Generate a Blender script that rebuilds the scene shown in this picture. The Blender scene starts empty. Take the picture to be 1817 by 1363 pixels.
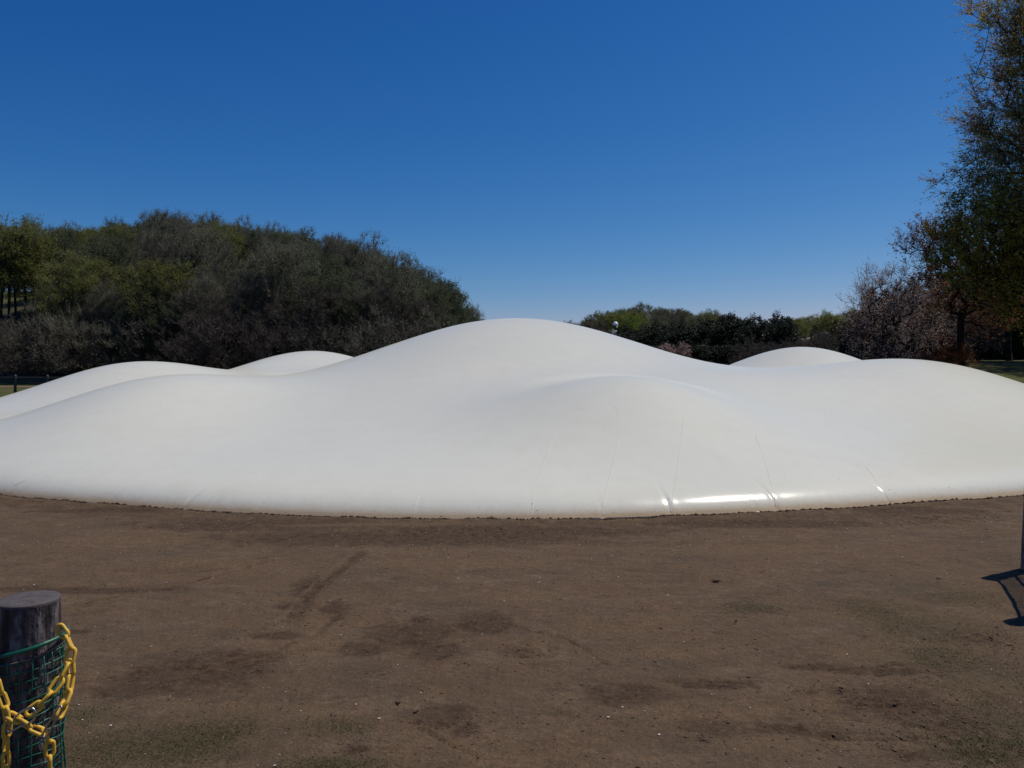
import bpy, math, random
import numpy as np
from mathutils import Vector, Matrix

scene = bpy.context.scene
R_ = math.radians
# ------------------------------------------------------------------ camera
F_PX, CX, HY, CAM = 1400.0, 908.5, 650.0, 1.6       # focal length / horizon of the photograph, in its pixels
cam_d = bpy.data.cameras.new("camera")
cam_d.sensor_width = 36.0
cam_d.lens = 36.0 * F_PX / 1817.0
cam_d.shift_y = (HY - 681.5) / 1817.0
cam_d.clip_start = 0.05
cam_d.clip_end = 3000
cam = bpy.data.objects.new("camera", cam_d)
cam.location = (0, 0, CAM)
cam.rotation_euler = (R_(90), 0, 0)
scene.collection.objects.link(cam)
scene.camera = cam
# ------------------------------------------------------------------ sky and sun
SUN_AZ, SUN_EL = R_(62), R_(61)                      # azimuth clockwise from +Y (straight ahead)
w = bpy.data.worlds.new("World")
scene.world = w
w.use_nodes = True
nt = w.node_tree
sky = nt.nodes.new("ShaderNodeTexSky")
sky.sky_type = 'NISHITA'
sky.sun_disc = False
sky.sun_elevation = SUN_EL
sky.sun_rotation = SUN_AZ
sky.altitude = 200
sky.air_density = 0.9
sky.dust_density = 0.35
sky.ozone_density = 3.5
bg = nt.nodes["Background"]
bg.inputs["Strength"].default_value = 0.085
# the camera's deep polarised-looking blue: contrast curve per channel on the sky's own light
sp_ = nt.nodes.new("ShaderNodeSeparateColor")
cb_ = nt.nodes.new("ShaderNodeCombineColor")
nt.links.new(sky.outputs[0], sp_.inputs[0])
for ch, (pw, k, mx) in enumerate(((2.3, .090, 5.5), (1.33, .382, 6.3), (.9, 1.07, 6.8))):
    a_ = nt.nodes.new("ShaderNodeMath"); a_.operation = 'POWER'; a_.inputs[1].default_value = pw
    b_ = nt.nodes.new("ShaderNodeMath"); b_.operation = 'MULTIPLY'; b_.inputs[1].default_value = k
    c_ = nt.nodes.new("ShaderNodeMath"); c_.operation = 'SMOOTH_MIN'; c_.inputs[1].default_value = mx; c_.inputs[2].default_value = .6
    nt.links.new(sp_.outputs[ch], a_.inputs[0]); nt.links.new(a_.outputs[0], b_.inputs[0])
    nt.links.new(b_.outputs[0], c_.inputs[0]); nt.links.new(c_.outputs[0], cb_.inputs[ch])
nt.links.new(cb_.outputs[0], bg.inputs["Color"])
sun_d = bpy.data.lights.new("sun", 'SUN')
sun_d.energy = 3.5
sun_d.angle = R_(0.53)
sun_d.color = (1.0, 0.925, 0.80)
sun = bpy.data.objects.new("sun", sun_d)
sv = Vector((math.sin(SUN_AZ) * math.cos(SUN_EL), math.cos(SUN_AZ) * math.cos(SUN_EL), math.sin(SUN_EL)))
sun.rotation_euler = sv.to_track_quat('Z', 'Y').to_euler()
sun.location = (20, 12, 40)
scene.collection.objects.link(sun)
vs = scene.view_settings
vs.view_transform = 'Standard'
vs.look = 'None'
vs.exposure = 0.0
vs.gamma = 1.0

# ------------------------------------------------------------------ helpers
COL = scene.collection


def link(o, parent=None):
    COL.objects.link(o)
    if parent is not None:
        o.parent = parent
    return o


def tag(o, label=None, cat=None, group=None, kind=None):
    if label: o["label"] = label
    if cat: o["category"] = cat
    if group: o["group"] = group
    if kind: o["kind"] = kind
    return o


def empty(name, loc, rz=0.0):
    o = bpy.data.objects.new(name, None)
    o.empty_display_size = 0.2
    o.location = loc
    o.rotation_euler = (0, 0, rz)
    return link(o)


def np_mesh(name, verts, faces, mat=None, smooth=True, attrs=None):
    """verts (n,3); faces (m,k) with a fixed k."""
    verts = np.asarray(verts, np.float32)
    faces = np.asarray(faces, np.int32)
    me = bpy.data.meshes.new(name)
    me.vertices.add(len(verts))
    me.vertices.foreach_set("co", verts.ravel())
    m, k = faces.shape
    me.loops.add(m * k)
    me.loops.foreach_set("vertex_index", faces.ravel())
    me.polygons.add(m)
    me.polygons.foreach_set("loop_start", np.arange(0, m * k, k, dtype=np.int32))
    me.polygons.foreach_set("loop_total", np.full(m, k, np.int32))
    me.update(calc_edges=True)
    me.polygons.foreach_set("use_smooth", np.full(m, smooth))
    for an, av in (attrs or {}).items():
        av = np.asarray(av, np.float32)
        if av.ndim == 1:
            a = me.attributes.new(an, 'FLOAT', 'POINT')
            a.data.foreach_set("value", av)
        else:
            a = me.attributes.new(an, 'FLOAT_COLOR', 'POINT')
            if av.shape[1] == 3:
                av = np.hstack([av, np.ones((len(av), 1), np.float32)])
            a.data.foreach_set("color", av.ravel())
    if mat: me.materials.append(mat)
    return me


def obj(name, me, parent=None):
    return link(bpy.data.objects.new(name, me), parent)


class MB:
    """collects tubes, boxes and lathes into one mesh (quads)."""
    def __init__(s):
        s.v, s.f, s.n = [], [], 0

    def add(s, v, f):
        v = np.asarray(v, float).reshape(-1, 3)
        s.f.append(np.asarray(f, int) + s.n)
        s.v.append(v)
        s.n += len(v)

    def tube(s, pts, r, n=8, closed=False, caps=True):
        pts = np.asarray(pts, float)
        m = len(pts)
        r = np.full(m, r, float) if np.isscalar(r) else np.asarray(r, float)
        if closed:
            t = np.roll(pts, -1, 0) - np.roll(pts, 1, 0)
        else:
            t = np.gradient(pts, axis=0)
        t /= np.linalg.norm(t, axis=1)[:, None] + 1e-12
        u = np.cross(t[0], [0.13, 0.21, 0.97])
        if np.linalg.norm(u) < .2: u = np.cross(t[0], [1, 0, 0])
        rings = []
        a = np.arange(n) / n * 2 * np.pi
        for i in range(m):
            u = u - t[i] * np.dot(u, t[i])
            u /= np.linalg.norm(u)
            v = np.cross(t[i], u)
            rings.append(pts[i] + r[i] * (np.cos(a)[:, None] * u + np.sin(a)[:, None] * v))
        V = np.concatenate(rings)
        f = []
        mm = m if closed else m - 1
        for i in range(mm):
            j = (i + 1) % m
            for k in range(n):
                f.append((i * n + k, i * n + (k + 1) % n, j * n + (k + 1) % n, j * n + k))
        if caps and not closed:
            V = np.concatenate([V, pts[:1], pts[-1:]])
            for k in range(n):
                f.append((m * n, (k + 1) % n, k, k))
                f.append((m * n + 1, (m - 1) * n + k, (m - 1) * n + (k + 1) % n, (m - 1) * n + (k + 1) % n))
        s.add(V, f)

    def box(s, c, h):
        c, h = np.array(c, float), np.array(h, float) / 2
        v = [c + h * np.array(q) for q in [(-1,-1,-1),(1,-1,-1),(1,1,-1),(-1,1,-1),(-1,-1,1),(1,-1,1),(1,1,1),(-1,1,1)]]
        s.add(v, [(0,3,2,1),(4,5,6,7),(0,1,5,4),(1,2,6,5),(2,3,7,6),(3,0,4,7)])

    def build(s, name, mat, parent=None, smooth=True):
        V = np.concatenate(s.v)
        me = bpy.data.meshes.new(name)
        fs = []
        for f in np.concatenate(s.f).tolist():
            g = []
            for q in f:
                if q not in g: g.append(q)
            if len(g) > 2: fs.append(g)
        me.from_pydata(V.tolist(), [], fs)
        me.update()
        me.polygons.foreach_set("use_smooth", np.full(len(me.polygons), smooth))
        me.materials.append(mat)
        return obj(name, me, parent)


def W(px, py, Y):
    return np.array([(px - CX) / F_PX * Y, Y, CAM - (py - HY) / F_PX * Y])


_rs = np.random.RandomState(7)
_LAT = _rs.rand(256, 256)


def vnoise(x, y):
    xi, yi = np.floor(x).astype(int), np.floor(y).astype(int)
    fx, fy = x - xi, y - yi
    fx, fy = fx * fx * (3 - 2 * fx), fy * fy * (3 - 2 * fy)
    a = _LAT[xi & 255, yi & 255]; b = _LAT[(xi + 1) & 255, yi & 255]
    c = _LAT[xi & 255, (yi + 1) & 255]; d = _LAT[(xi + 1) & 255, (yi + 1) & 255]
    return (a * (1 - fx) + b * fx) * (1 - fy) + (c * (1 - fx) + d * fx) * fy


def fbm(x, y, o=4):
    s, amp, t = 0, 1.0, 0
    for k in range(o):
        s = s + amp * vnoise(x * 2 ** k + 17.3 * k, y * 2 ** k + 5.1 * k)
        t += amp
        amp *= .5
    return s / t * 2 - 1


def sstep(a, b, x):
    t = np.clip((x - a) / (b - a), 0, 1)
    return t * t * (3 - 2 * t)


# ------------------------------------------------------------------ materials
class NT:
    def __init__(s, name):
        s.m = bpy.data.materials.new(name)
        s.m.use_nodes = True
        s.t = s.m.node_tree
        s.b = s.t.nodes["Principled BSDF"]
        s.out = s.t.nodes["Material Output"]

    def n(s, typ, **kw):
        nd = s.t.nodes.new(typ)
        for k, v in kw.items():
            if k.startswith("i_"):
                nd.inputs[k[2:].replace("_", " ")].default_value = v
            else:
                setattr(nd, k, v)
        return nd

    def l(s, a, b):
        s.t.links.new(a, b)

    def coord(s, kind="Object", scale=(1, 1, 1)):
        c = s.n("ShaderNodeTexCoord")
        mp = s.n("ShaderNodeMapping")
        mp.inputs["Scale"].default_value = scale
        s.l(c.outputs[kind], mp.inputs[0])
        return mp.outputs[0]

    def noise(s, vec, scale, detail=4, rough=.55):
        nd = s.n("ShaderNodeTexNoise")
        nd.inputs["Scale"].default_value = scale
        nd.inputs["Detail"].default_value = detail
        nd.inputs["Roughness"].default_value = rough
        s.l(vec, nd.inputs["Vector"])
        return nd.outputs["Fac"]

    def ramp(s, fac, stops):
        nd = s.n("ShaderNodeValToRGB")
        e = nd.color_ramp.elements
        while len(e) < len(stops): e.new(.5)
        for q, (p, c) in zip(e, stops):
            q.position = p
            q.color = (*c, 1) if len(c) == 3 else c
        s.l(fac, nd.inputs[0])
        return nd.outputs["Color"]

    def fr(s, fac, a, b):
        return s.ramp(fac, [(a, (0, 0, 0)), (b, (1, 1, 1))])

    def mix(s, fac, a, b, mode='MIX'):
        nd = s.n("ShaderNodeMix", data_type='RGBA', blend_type=mode)
        if isinstance(fac, (int, float)): nd.inputs[0].default_value = fac
        else: s.l(fac, nd.inputs[0])
        for i, q in ((6, a), (7, b)):
            if isinstance(q, tuple): nd.inputs[i].default_value = (*q, 1)
            else: s.l(q, nd.inputs[i])
        return nd.outputs[2]

    def math(s, op, a, b=None):
        nd = s.n("ShaderNodeMath", operation=op)
        for i, q in enumerate((a, b)):
            if q is None: continue
            if isinstance(q, (int, float)): nd.inputs[i].default_value = q
            else: s.l(q, nd.inputs[i])
        return nd.outputs[0]

    def attr(s, name, out="Fac"):
        nd = s.n("ShaderNodeAttribute", attribute_name=name)
        return nd.outputs[out]

    def bump(s, h, dist, strength=1.0):
        nd = s.n("ShaderNodeBump")
        nd.inputs["Distance"].default_value = dist
        nd.inputs["Strength"].default_value = strength
        s.l(h, nd.inputs["Height"])
        s.l(nd.outputs[0], s.b.inputs["Normal"])

    def base(s, c):
        if isinstance(c, tuple): s.b.inputs["Base Color"].default_value = (*c, 1)
        else: s.l(c, s.b.inputs["Base Color"])

    def set(s, rough=.8, spec=.3, metal=0.0):
        s.b.inputs["Roughness"].default_value = rough
        s.b.inputs["Specular IOR Level"].default_value = spec
        s.b.inputs["Metallic"].default_value = metal
        return s.m


def simple(name, c, rough=.7, spec=.4, metal=0.0, vary=.25, scale=30):
    q = NT(name)
    v = q.coord()
    nz = q.noise(v, scale, 4)
    q.base(q.mix(nz, tuple(x * (1 - vary) for x in c), tuple(x * (1 + vary) for x in c)))
    q.bump(nz, .002)
    return q.set(rough, spec, metal)


def mat_ground():
    q = NT("dirt_and_grass")
    v = q.coord("Object")
    big = q.noise(v, .55, 5, .6)
    mid = q.noise(v, 3.2, 6, .62)
    fine = q.noise(v, 26, 6, .7)
    grit = q.noise(v, 140, 3, .7)
    c = q.ramp(big, [(.34, (0.088, 0.061, 0.042)), (.45, (0.145, 0.094, 0.058)), (.54, (0.185, 0.113, 0.065)), (.66, (0.112, 0.087, 0.063))])
    c = q.mix(q.fr(mid, .38, .66), c, (0.170, 0.108, 0.064))
    c = q.mix(q.math('MULTIPLY', q.fr(q.noise(v, 1.3, 5, .6), .5, .7), .6), c, (0.092, 0.076, 0.059))
    v3 = q.coord("Object", (1.0, 1.9, 1))
    c = q.mix(q.math('MULTIPLY', q.fr(q.noise(v3, 1.9, 8, .70), .50, .62), .80), c, (.205, .142, .094))
    c = q.mix(q.math('MULTIPLY', q.fr(q.noise(v3, 2.7, 8, .72), .54, .66), .75), c, (.074, .049, .036))
    # dark damp stains and painted ridge shadow, with ragged outlines
    pd = q.math('ADD', q.attr("damp_shade"), q.math('MULTIPLY', q.math('SUBTRACT', q.noise(v, 5.5, 9, .74), .5), 1.7))
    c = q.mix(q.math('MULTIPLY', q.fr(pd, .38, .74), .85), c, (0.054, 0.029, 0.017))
    # pale dry patches
    pp = q.math('ADD', q.attr("dry"), q.math('MULTIPLY', q.math('SUBTRACT', q.noise(v, 4.0, 8, .7), .5), 1.4))
    c = q.mix(q.math('MULTIPLY', q.fr(pp, .42, .80), .7), c, (0.196, 0.125, 0.073))
    # thin turf
    pg = q.math('ADD', q.attr("turf"), q.math('MULTIPLY', q.math('SUBTRACT', q.noise(v, 9.0, 8, .72), .5), 1.3))
    c = q.mix(q.math('MULTIPLY', q.fr(pg, .35, 1.0), .6), c, q.mix(fine, (.046, .041, .018), (.115, .090, .045)))
    # grit
    m2 = q.noise(v, 9.5, 7, .74)
    c = q.mix(q.math('MULTIPLY', q.fr(m2, .56, .70), .50), c, (0.057, 0.035, 0.022))
    c = q.mix(q.math('MULTIPLY', q.fr(m2, .46, .34), .45), c, (0.129, 0.090, 0.056))
    c = q.mix(q.math('MULTIPLY', q.fr(q.noise(v, 62, 5, .75), .42, .62), .5), c, q.mix(.6, c, (.02, .014, .010)))
    c = q.mix(q.math('MULTIPLY', q.fr(grit, .36, .64), .55), c, q.mix(.6, c, (.02, .014, .010)))
    c = q.mix(q.math('MULTIPLY', q.fr(fine, .52, .75), .45), c, (0.227, 0.157, 0.100))
    vor = q.n("ShaderNodeTexVoronoi", feature='F1')
    vor.inputs["Scale"].default_value = 38
    q.l(v, vor.inputs["Vector"])
    peb = q.math('MULTIPLY', q.math('LESS_THAN', vor.outputs["Distance"], .17), q.math('GREATER_THAN', q.noise(v, 31, 1), .60))
    c = q.mix(q.math('MULTIPLY', peb, .55), c, (.21, .17, .135))
    vor2 = q.n("ShaderNodeTexVoronoi", feature='F1')
    vor2.inputs["Scale"].default_value = 19
    q.l(v, vor2.inputs["Vector"])
    drk = q.math('MULTIPLY', q.math('LESS_THAN', vor2.outputs["Distance"], .20), q.math('GREATER_THAN', q.noise(v, 7, 2), .60))
    c = q.mix(q.math('MULTIPLY', drk, .6), c, (.030, .019, .013))
    # lawn beyond the dome, forest litter on the hills
    lawn = q.ramp(q.noise(v, 1.2, 6, .65), [(.3, (.050, .052, .018)), (.55, (.085, .088, .030)), (.8, (.125, .115, .050))])
    lit = q.ramp(q.noise(v, .4, 6, .65), [(.3, (.022, .019, .012)), (.7, (.050, .043, .024))])
    c = q.mix(q.attr("lawn"), c, lawn)
    c = q.mix(q.attr("litter"), c, lit)
    q.base(c)
    h = q.math('ADD', q.math('MULTIPLY', fine, .5), q.math('ADD', q.math('MULTIPLY', grit, .16), q.math('MULTIPLY', mid, 1.1)))
    h = q.math('ADD', h, q.math('MULTIPLY', peb, .35))
    q.bump(h, .032, 1.0)
    return q.set(.95, .12)


def mat_dome():
    q = NT("white_pvc_membrane")
    v = q.coord("Object")
    n1 = q.noise(v, .33, 3, .5)
    n2 = q.noise(v, 2.6, 6, .65)
    n3 = q.noise(v, 22, 4, .6)
    c = q.mix(q.fr(n1, .35, .65), (.66, .66, .57), (.69, .68, .585))
    c = q.mix(q.math('MULTIPLY', q.fr(n2, .44, .70), .6), c, (.64, .625, .53))
    c = q.mix(q.math('MULTIPLY', q.fr(n3, .60, .72), .3), c, (.54, .51, .42))
    # scuffs
    vs_ = q.coord("Object", (1.2, 5.5, 3))
    sc = q.noise(vs_, 2.3, 8, .75)
    c = q.mix(q.math('MULTIPLY', q.fr(sc, .64, .70), .25), c, (.60, .575, .52))
    dots = q.n("ShaderNodeTexVoronoi", feature='F1')
    dots.inputs["Scale"].default_value = 4.5
    q.l(v, dots.inputs["Vector"])
    dd = q.math('MULTIPLY', q.math('LESS_THAN', dots.outputs["Distance"], .045), q.math('GREATER_THAN', q.noise(v, 1.7, 2), .5))
    c = q.mix(q.math('MULTIPLY', dd, .55), c, (.20, .16, .11))
    # soil splashed up the hem
    soil = q.math('ADD', q.attr("soil"), q.math('MULTIPLY', q.math('SUBTRACT', q.noise(v, 11, 6, .7), .5), .55))
    c = q.mix(q.math('MULTIPLY', q.fr(soil, .12, .95), .85), c, (.50, .35, .185))
    sp = q.math('MULTIPLY', q.fr(q.noise(v, 75, 3, .6), .62, .70), q.fr(q.attr("soil"), .12, .6))
    c = q.mix(q.math('MULTIPLY', sp, .8), c, (.11, .07, .04))
    q.base(c)
    q.bump(q.math('ADD', q.math('MULTIPLY', n2, .6), q.math('MULTIPLY', n3, .08)), .004, .3)
    rr = q.n("ShaderNodeMapRange")
    rr.inputs[3].default_value = .10
    rr.inputs[4].default_value = .24
    q.l(n2, rr.inputs[0])
    m = q.set(.45, 0.06)
    q.b.inputs["Coat Weight"].default_value = .38
    q.b.inputs["Coat IOR"].default_value = 1.5
    q.l(rr.outputs[0], q.b.inputs["Coat Roughness"])
    return m


def mat_leaf(name, cols, trans=.35, rough=.6):
    """cols: 3 pigments mixed by a per-clump tint; every leaf varies a little."""
    q = NT(name)
    t = q.attr("tint")
    oi = q.n("ShaderNodeObjectInfo")
    tt = q.math('ADD', q.math('MULTIPLY', t, .8), q.math('MULTIPLY', oi.outputs["Random"], .25))
    c = q.ramp(tt, [(0.05, cols[0]), (.5, cols[1]), (.95, cols[2])])
    q.base(c)
    q.set(rough, .25)
    tr = q.n("ShaderNodeBsdfTranslucent")
    q.l(c, tr.inputs[0])
    mx = q.n("ShaderNodeMixShader")
    mx.inputs[0].default_value = trans
    q.l(q.b.outputs[0], mx.inputs[1])
    q.l(tr.outputs[0], mx.inputs[2])
    q.l(mx.outputs[0], q.out.inputs[0])
    return q.m


def mat_bark(name, a, b, sc=(8, 8, 1.5)):
    q = NT(name)
    v = q.coord("Object", sc)
    nz = q.noise(v, 3, 6, .65)
    q.base(q.ramp(nz, [(.35, a), (.65, b)]))
    q.bump(nz, .03)
    return q.set(.9, .15)


M = {}
M['ground'] = mat_ground()
M['dome'] = mat_dome()
M['seam'] = simple("membrane_seam", (.64, .635, .565), .4, .3, vary=.12)
M['bark'] = mat_bark("bark", (.030, .024, .019), (.075, .062, .050))
M['bark_dark'] = mat_bark("dark_bark", (.012, .010, .009), (.035, .029, .024))
M['twig'] = mat_bark("grey_twigs", (0.111, 0.098, 0.078), (0.182, 0.163, 0.137))
M['twig_b'] = mat_bark("brown_twigs", (.052, .042, .040), (.098, .084, .080))
M['lf_bud'] = mat_leaf("budding_leaves", [(0.109, 0.107, 0.034), (0.167, 0.180, 0.040), (0.244, 0.267, 0.062)], 0.5)
M['lf_bright'] = mat_leaf("fresh_green_leaves", [(0.111, 0.135, 0.023), (0.156, 0.216, 0.026), (0.221, 0.297, 0.039)], 0.5)
M['lf_grey'] = mat_leaf("greyish_buds", [(0.107, 0.111, 0.081), (0.145, 0.154, 0.102), (0.189, 0.206, 0.109)], 0.45)
M['lf_brown'] = mat_leaf("brown_buds", [(0.080, 0.068, 0.055), (0.112, 0.098, 0.074), (0.150, 0.136, 0.088)], 0.45)
M['lf_olive'] = mat_leaf("olive_leaves", [(0.058, 0.071, 0.040), (0.090, 0.108, 0.053), (0.128, 0.150, 0.063)], 0.45)
M['lf_dark'] = mat_leaf("evergreen_leaves", [(.014, .020, .011), (.023, .034, .015), (.042, .050, .022)], .12)
M['lf_pink'] = mat_leaf("pale_cherry_blossom", [(0.34, 0.20, 0.165), (0.46, 0.34, 0.31), (0.62, 0.53, 0.50)], 0.5)
M['lf_pinkfar'] = mat_leaf("far_cherry_blossom", [(.34, .22, .20), (.45, .31, .29), (.55, .42, .40)])
M['lf_red'] = mat_leaf("russet_leaves", [(.13, .038, .026), (.20, .070, .032), (.30, .15, .045)], .5)
M['lf_big'] = mat_leaf("mixed_spring_leaves", [(0.351, 0.161, 0.090), (0.334, 0.331, 0.117), (0.421, 0.416, 0.117)], 0.62)
M['lf_yel'] = mat_leaf("yellow_olive_leaves", [(0.176, 0.132, 0.029), (0.351, 0.290, 0.043), (0.509, 0.421, 0.065)], 0.62)

# ------------------------------------------------------------------ dome geometry
OUT = [(-12.6,13.6),(-9.0,11.3),(-6.37,9.82),(-4.69,9.18),(-2.58,8.53),(-.74,8.27),(.2,8.25),(1.71,8.45),(2.4,8.6),(4.87,9.33),(6.32,9.78),(9.0,11.0),(11.8,13.0),(14,16.2),(15,20.5),(13.8,26),(10,31),(3,33.5),(-4,33.5),(-10.5,31),(-14.6,26),(-16,20.5),(-15,16.5)]
DC = np.array([0., 20.5])
_P = np.array(OUT) - DC
_th = np.arctan2(_P[:, 1], _P[:, 0]); _r = np.hypot(_P[:, 0], _P[:, 1])
_i = np.argsort(_th); _th = _th[_i]; _r = _r[_i]
_g = np.linspace(-np.pi, np.pi, 1441)
_Rg = np.interp(_g, np.concatenate([_th - 2 * np.pi, _th, _th + 2 * np.pi]), np.tile(_r, 3))
_k = np.exp(-np.linspace(-2, 2, 25) ** 2); _k /= _k.sum()
_Rg = np.convolve(np.concatenate([_Rg[-25:-1], _Rg, _Rg[1:25]]), _k, 'same')[24:-24]
DP = [0.235, 0.386, 0.117, 20.096, 2.176, 5.102, 1.107, 1.90, 11.93, 0.73, 2.08, 0.98, -6.649, 14.429, 0.779, 2.208, 1.4, -10.193, 21.062, 1.1, 2.933, 0.928, -7.041, 27.92, 1.592, 3.267, 1.246, 10.7, 28.007, 2.309, 3.713, 1.241, 8.828, 16.732, 1.15, 3.237, 0.968]
_OLD = [0.226, 0.473, 0.124, 19.885, 2.135, 4.952, 1.118, 2.065, 11.906, 0.811, 1.838, 0.702, -6.739, 14.588, 0.748, 2.275, 1.4, -10.132, 20.964, 1.081, 3.042, 0.797, -7.009, 27.693, 1.562, 3.336, 1.176, 10.521, 27.384, 2.135, 3.806, 1.125, 8.822, 16.747, 1.148, 3.31, 0.846]


def dome_R(t): return np.interp(t, _g, _Rg)


def dome_d(x, y):
    dx, dy = x - DC[0], y - DC[1]
    return dome_R(np.arctan2(dy, dx)) - np.hypot(dx, dy)


def dome_h(x, y):
    d = np.clip(dome_d(x, y), 0, None)
    p = DP
    z = .165 * (1 - np.exp(-d / .16)) + .105 * (1 - np.exp(-d / .7)) + p[1] * (1 - np.exp(-d / 4.0))
    z = z + .24 * np.exp(-(((x - 4.6) / 2.0) ** 2 + ((y - 14.8) / 1.7) ** 2))     # fills the hollow behind the front hump
    z = z + .15 * np.exp(-(((x + 8.7) / 1.5) ** 2 + ((y - 25.2) / 2.4) ** 2)) * (1 - np.exp(-d / 1.5))     # saddle between the rear left humps
    for k in range(7):
        a, b, h, s, q = p[2 + 5 * k:7 + 5 * k]
        z = z + h * np.exp(-(((x - a) / s) ** 2 + ((y - b) / (s * q)) ** 2)) * (1 - np.exp(-d / 1.5))
    return z


# ------------------------------------------------------------------ ground (one sheet)
def hill_left(x, y):
    u = CX + F_PX * x / np.maximum(y, 1)
    H = np.interp(u, [-700, -200, 0, 200, 400, 560, 650, 720, 800, 850], [11, 12.3, 12.8, 13.6, 14, 11.8, 9, 6, 1.4, 0])
    return H * sstep(66, 122, y) * sstep(-5, 40, y)


def ground_h(x, y):
    z = hill_left(x, y)
    z = z + 11 * sstep(150, 235, y) * sstep(2, 22, x) * (1 - sstep(60, 110, x))          # far right hill
    z = z + 13 * sstep(170, 270, y) * sstep(75, 125, x)
    z = z + 2.15 * sstep(34, 72, y) * sstep(.50, .575, x / np.maximum(y, 1)) * (1 - .3 * sstep(60, 110, x))       # lawn bank on the right
    return z


# (px, py, rx_px, ry_px, rot) of stains and painted ridge shadow on the soil, turned into metres on the ground
def gp(px, py):
    Y = CAM * F_PX / (py - HY)
    return (px - CX) / F_PX * Y, Y


DAMP_SHADE = [(350, 1192, 150, 42), (250, 1222, 120, 18), (470, 1165, 60, 14), (730, 1125, 85, 34), (770, 1152, 55, 24), (860, 1105, 60, 22), (640, 1150, 60, 14),
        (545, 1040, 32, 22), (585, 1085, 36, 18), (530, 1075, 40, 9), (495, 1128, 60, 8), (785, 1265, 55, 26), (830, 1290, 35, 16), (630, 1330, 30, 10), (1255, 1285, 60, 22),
        (1450, 1182, 60, 8), (1560, 1190, 90, 7), (1260, 1212, 90, 10), (1590, 1245, 110, 36), (1470, 1302, 60, 12), (1490, 1226, 28, 10), (1110, 1230, 90, 22), (1380, 1290, 80, 10), (1700, 1290, 60, 25),  # first streak in this row is ridge shadow painted into the soil colour
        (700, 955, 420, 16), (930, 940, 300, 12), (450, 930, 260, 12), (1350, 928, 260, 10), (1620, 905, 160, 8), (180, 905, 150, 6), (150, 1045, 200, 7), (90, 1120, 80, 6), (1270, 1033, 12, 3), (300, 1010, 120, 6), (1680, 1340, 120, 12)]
DRY = [(560, 1140, 60, 40), (480, 1260, 180, 20), (900, 1060, 160, 12), (300, 1000, 200, 20), (820, 1000, 260, 10), (1250, 1260, 160, 26), (1400, 1320, 160, 18), (860, 1330, 60, 36),
       (1300, 975, 300, 14), (650, 930, 220, 4), (560, 1095, 30, 18), (1160, 1160, 180, 12), (250, 960, 160, 12)]
TURF = [(300, 1320, 240, 70), (180, 1270, 90, 30), (420, 1300, 120, 30), (600, 1290, 100, 20), (1760, 1200, 110, 60), (1640, 1110, 130, 40), (1700, 1060, 90, 20), 
        (1800, 1280, 60, 50), (1560, 1080, 90, 20), (1680, 1180, 120, 50), (1730, 1330, 110, 40), (560, 1360, 120, 20), (1330, 1080, 60, 12)]


# scuffs, wheel tracks and ridge lines, ridge shadow painted in as dark soil: (points in photo px, half width px)
TRACKS = [([(640, 985), (585, 1025), (545, 1062), (520, 1095)], 12), ([(480, 995), (330, 1035), (180, 1062), (60, 1090)], 5), ([(600, 1090), (560, 1125), (470, 1160), (380, 1180)], 7),
          ([(1235, 1205), (1330, 1212), (1345, 1222)], 6), ([(1400, 1180), (1480, 1186), (1600, 1178), (1760, 1172)], 5), ([(1340, 1282), (1420, 1298), (1500, 1310), (1640, 1312), (1790, 1330)], 6),
          ([(1450, 1240), (1560, 1250), (1700, 1246)], 5), ([(740, 1290), (800, 1320), (850, 1345)], 5), ([(1740, 1225), (1780, 1250), (1817, 1270)], 5), ([(100, 1215), (250, 1190), (420, 1178), (560, 1150)], 6),
          ([(900, 1108), (1010, 1135), (1080, 1180)], 5), ([(1500, 1275), (1600, 1285), (1690, 1300)], 5)]
CHURN = [(1490, 1226, 40, 14), (1470, 1302, 50, 14), (1010, 1265, 46, 12), (1250, 1310, 30, 10), (630, 1330, 34, 12), (1560, 1190, 60, 8), (1600, 1260, 130, 30), (1690, 1310, 110, 30), (1430, 1227, 30, 6),
         (1650, 920, 200, 12), (1330, 925, 120, 8), (830, 945, 260, 10), (540, 1090, 40, 20), (790, 1285, 40, 12), (930, 1160, 70, 14), (1720, 1130, 90, 26)]


def tracks(x, y):
    s = np.zeros_like(x)
    for L, hw in TRACKS:
        P = [gp(*q) for q in L]
        for (ax, ay), (bx, by) in zip(P, P[1:]):
            dx, dy = bx - ax, by - ay
            t = np.clip(((x - ax) * dx + (y - ay) * dy) / (dx * dx + dy * dy), 0, 1)
            d = np.hypot(x - ax - t * dx, y - ay - t * dy)
            w_ = hw / F_PX * (ay + t * dy) * 1.3
            s = np.maximum(s, np.exp(-(d / w_) ** 2))
    return s


def stain(x, y, L):
    s = np.zeros_like(x)
    for px, py, rx, ry in L:
        cx, cy = gp(px, py)
        ax = rx / F_PX * cy
        y2 = gp(px, py - ry)[1]
        y1 = gp(px, py + ry)[1]
        ay = max((y2 - y1) / 2, .03)
        k = cx / cy                                    # stains lie along the line of sight of a walker: sheared with the bearing
        s = np.maximum(s, np.exp(-(((x - cx) / ax) ** 2 + ((y - cy) / ay) ** 2) * .8))
    return s


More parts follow.
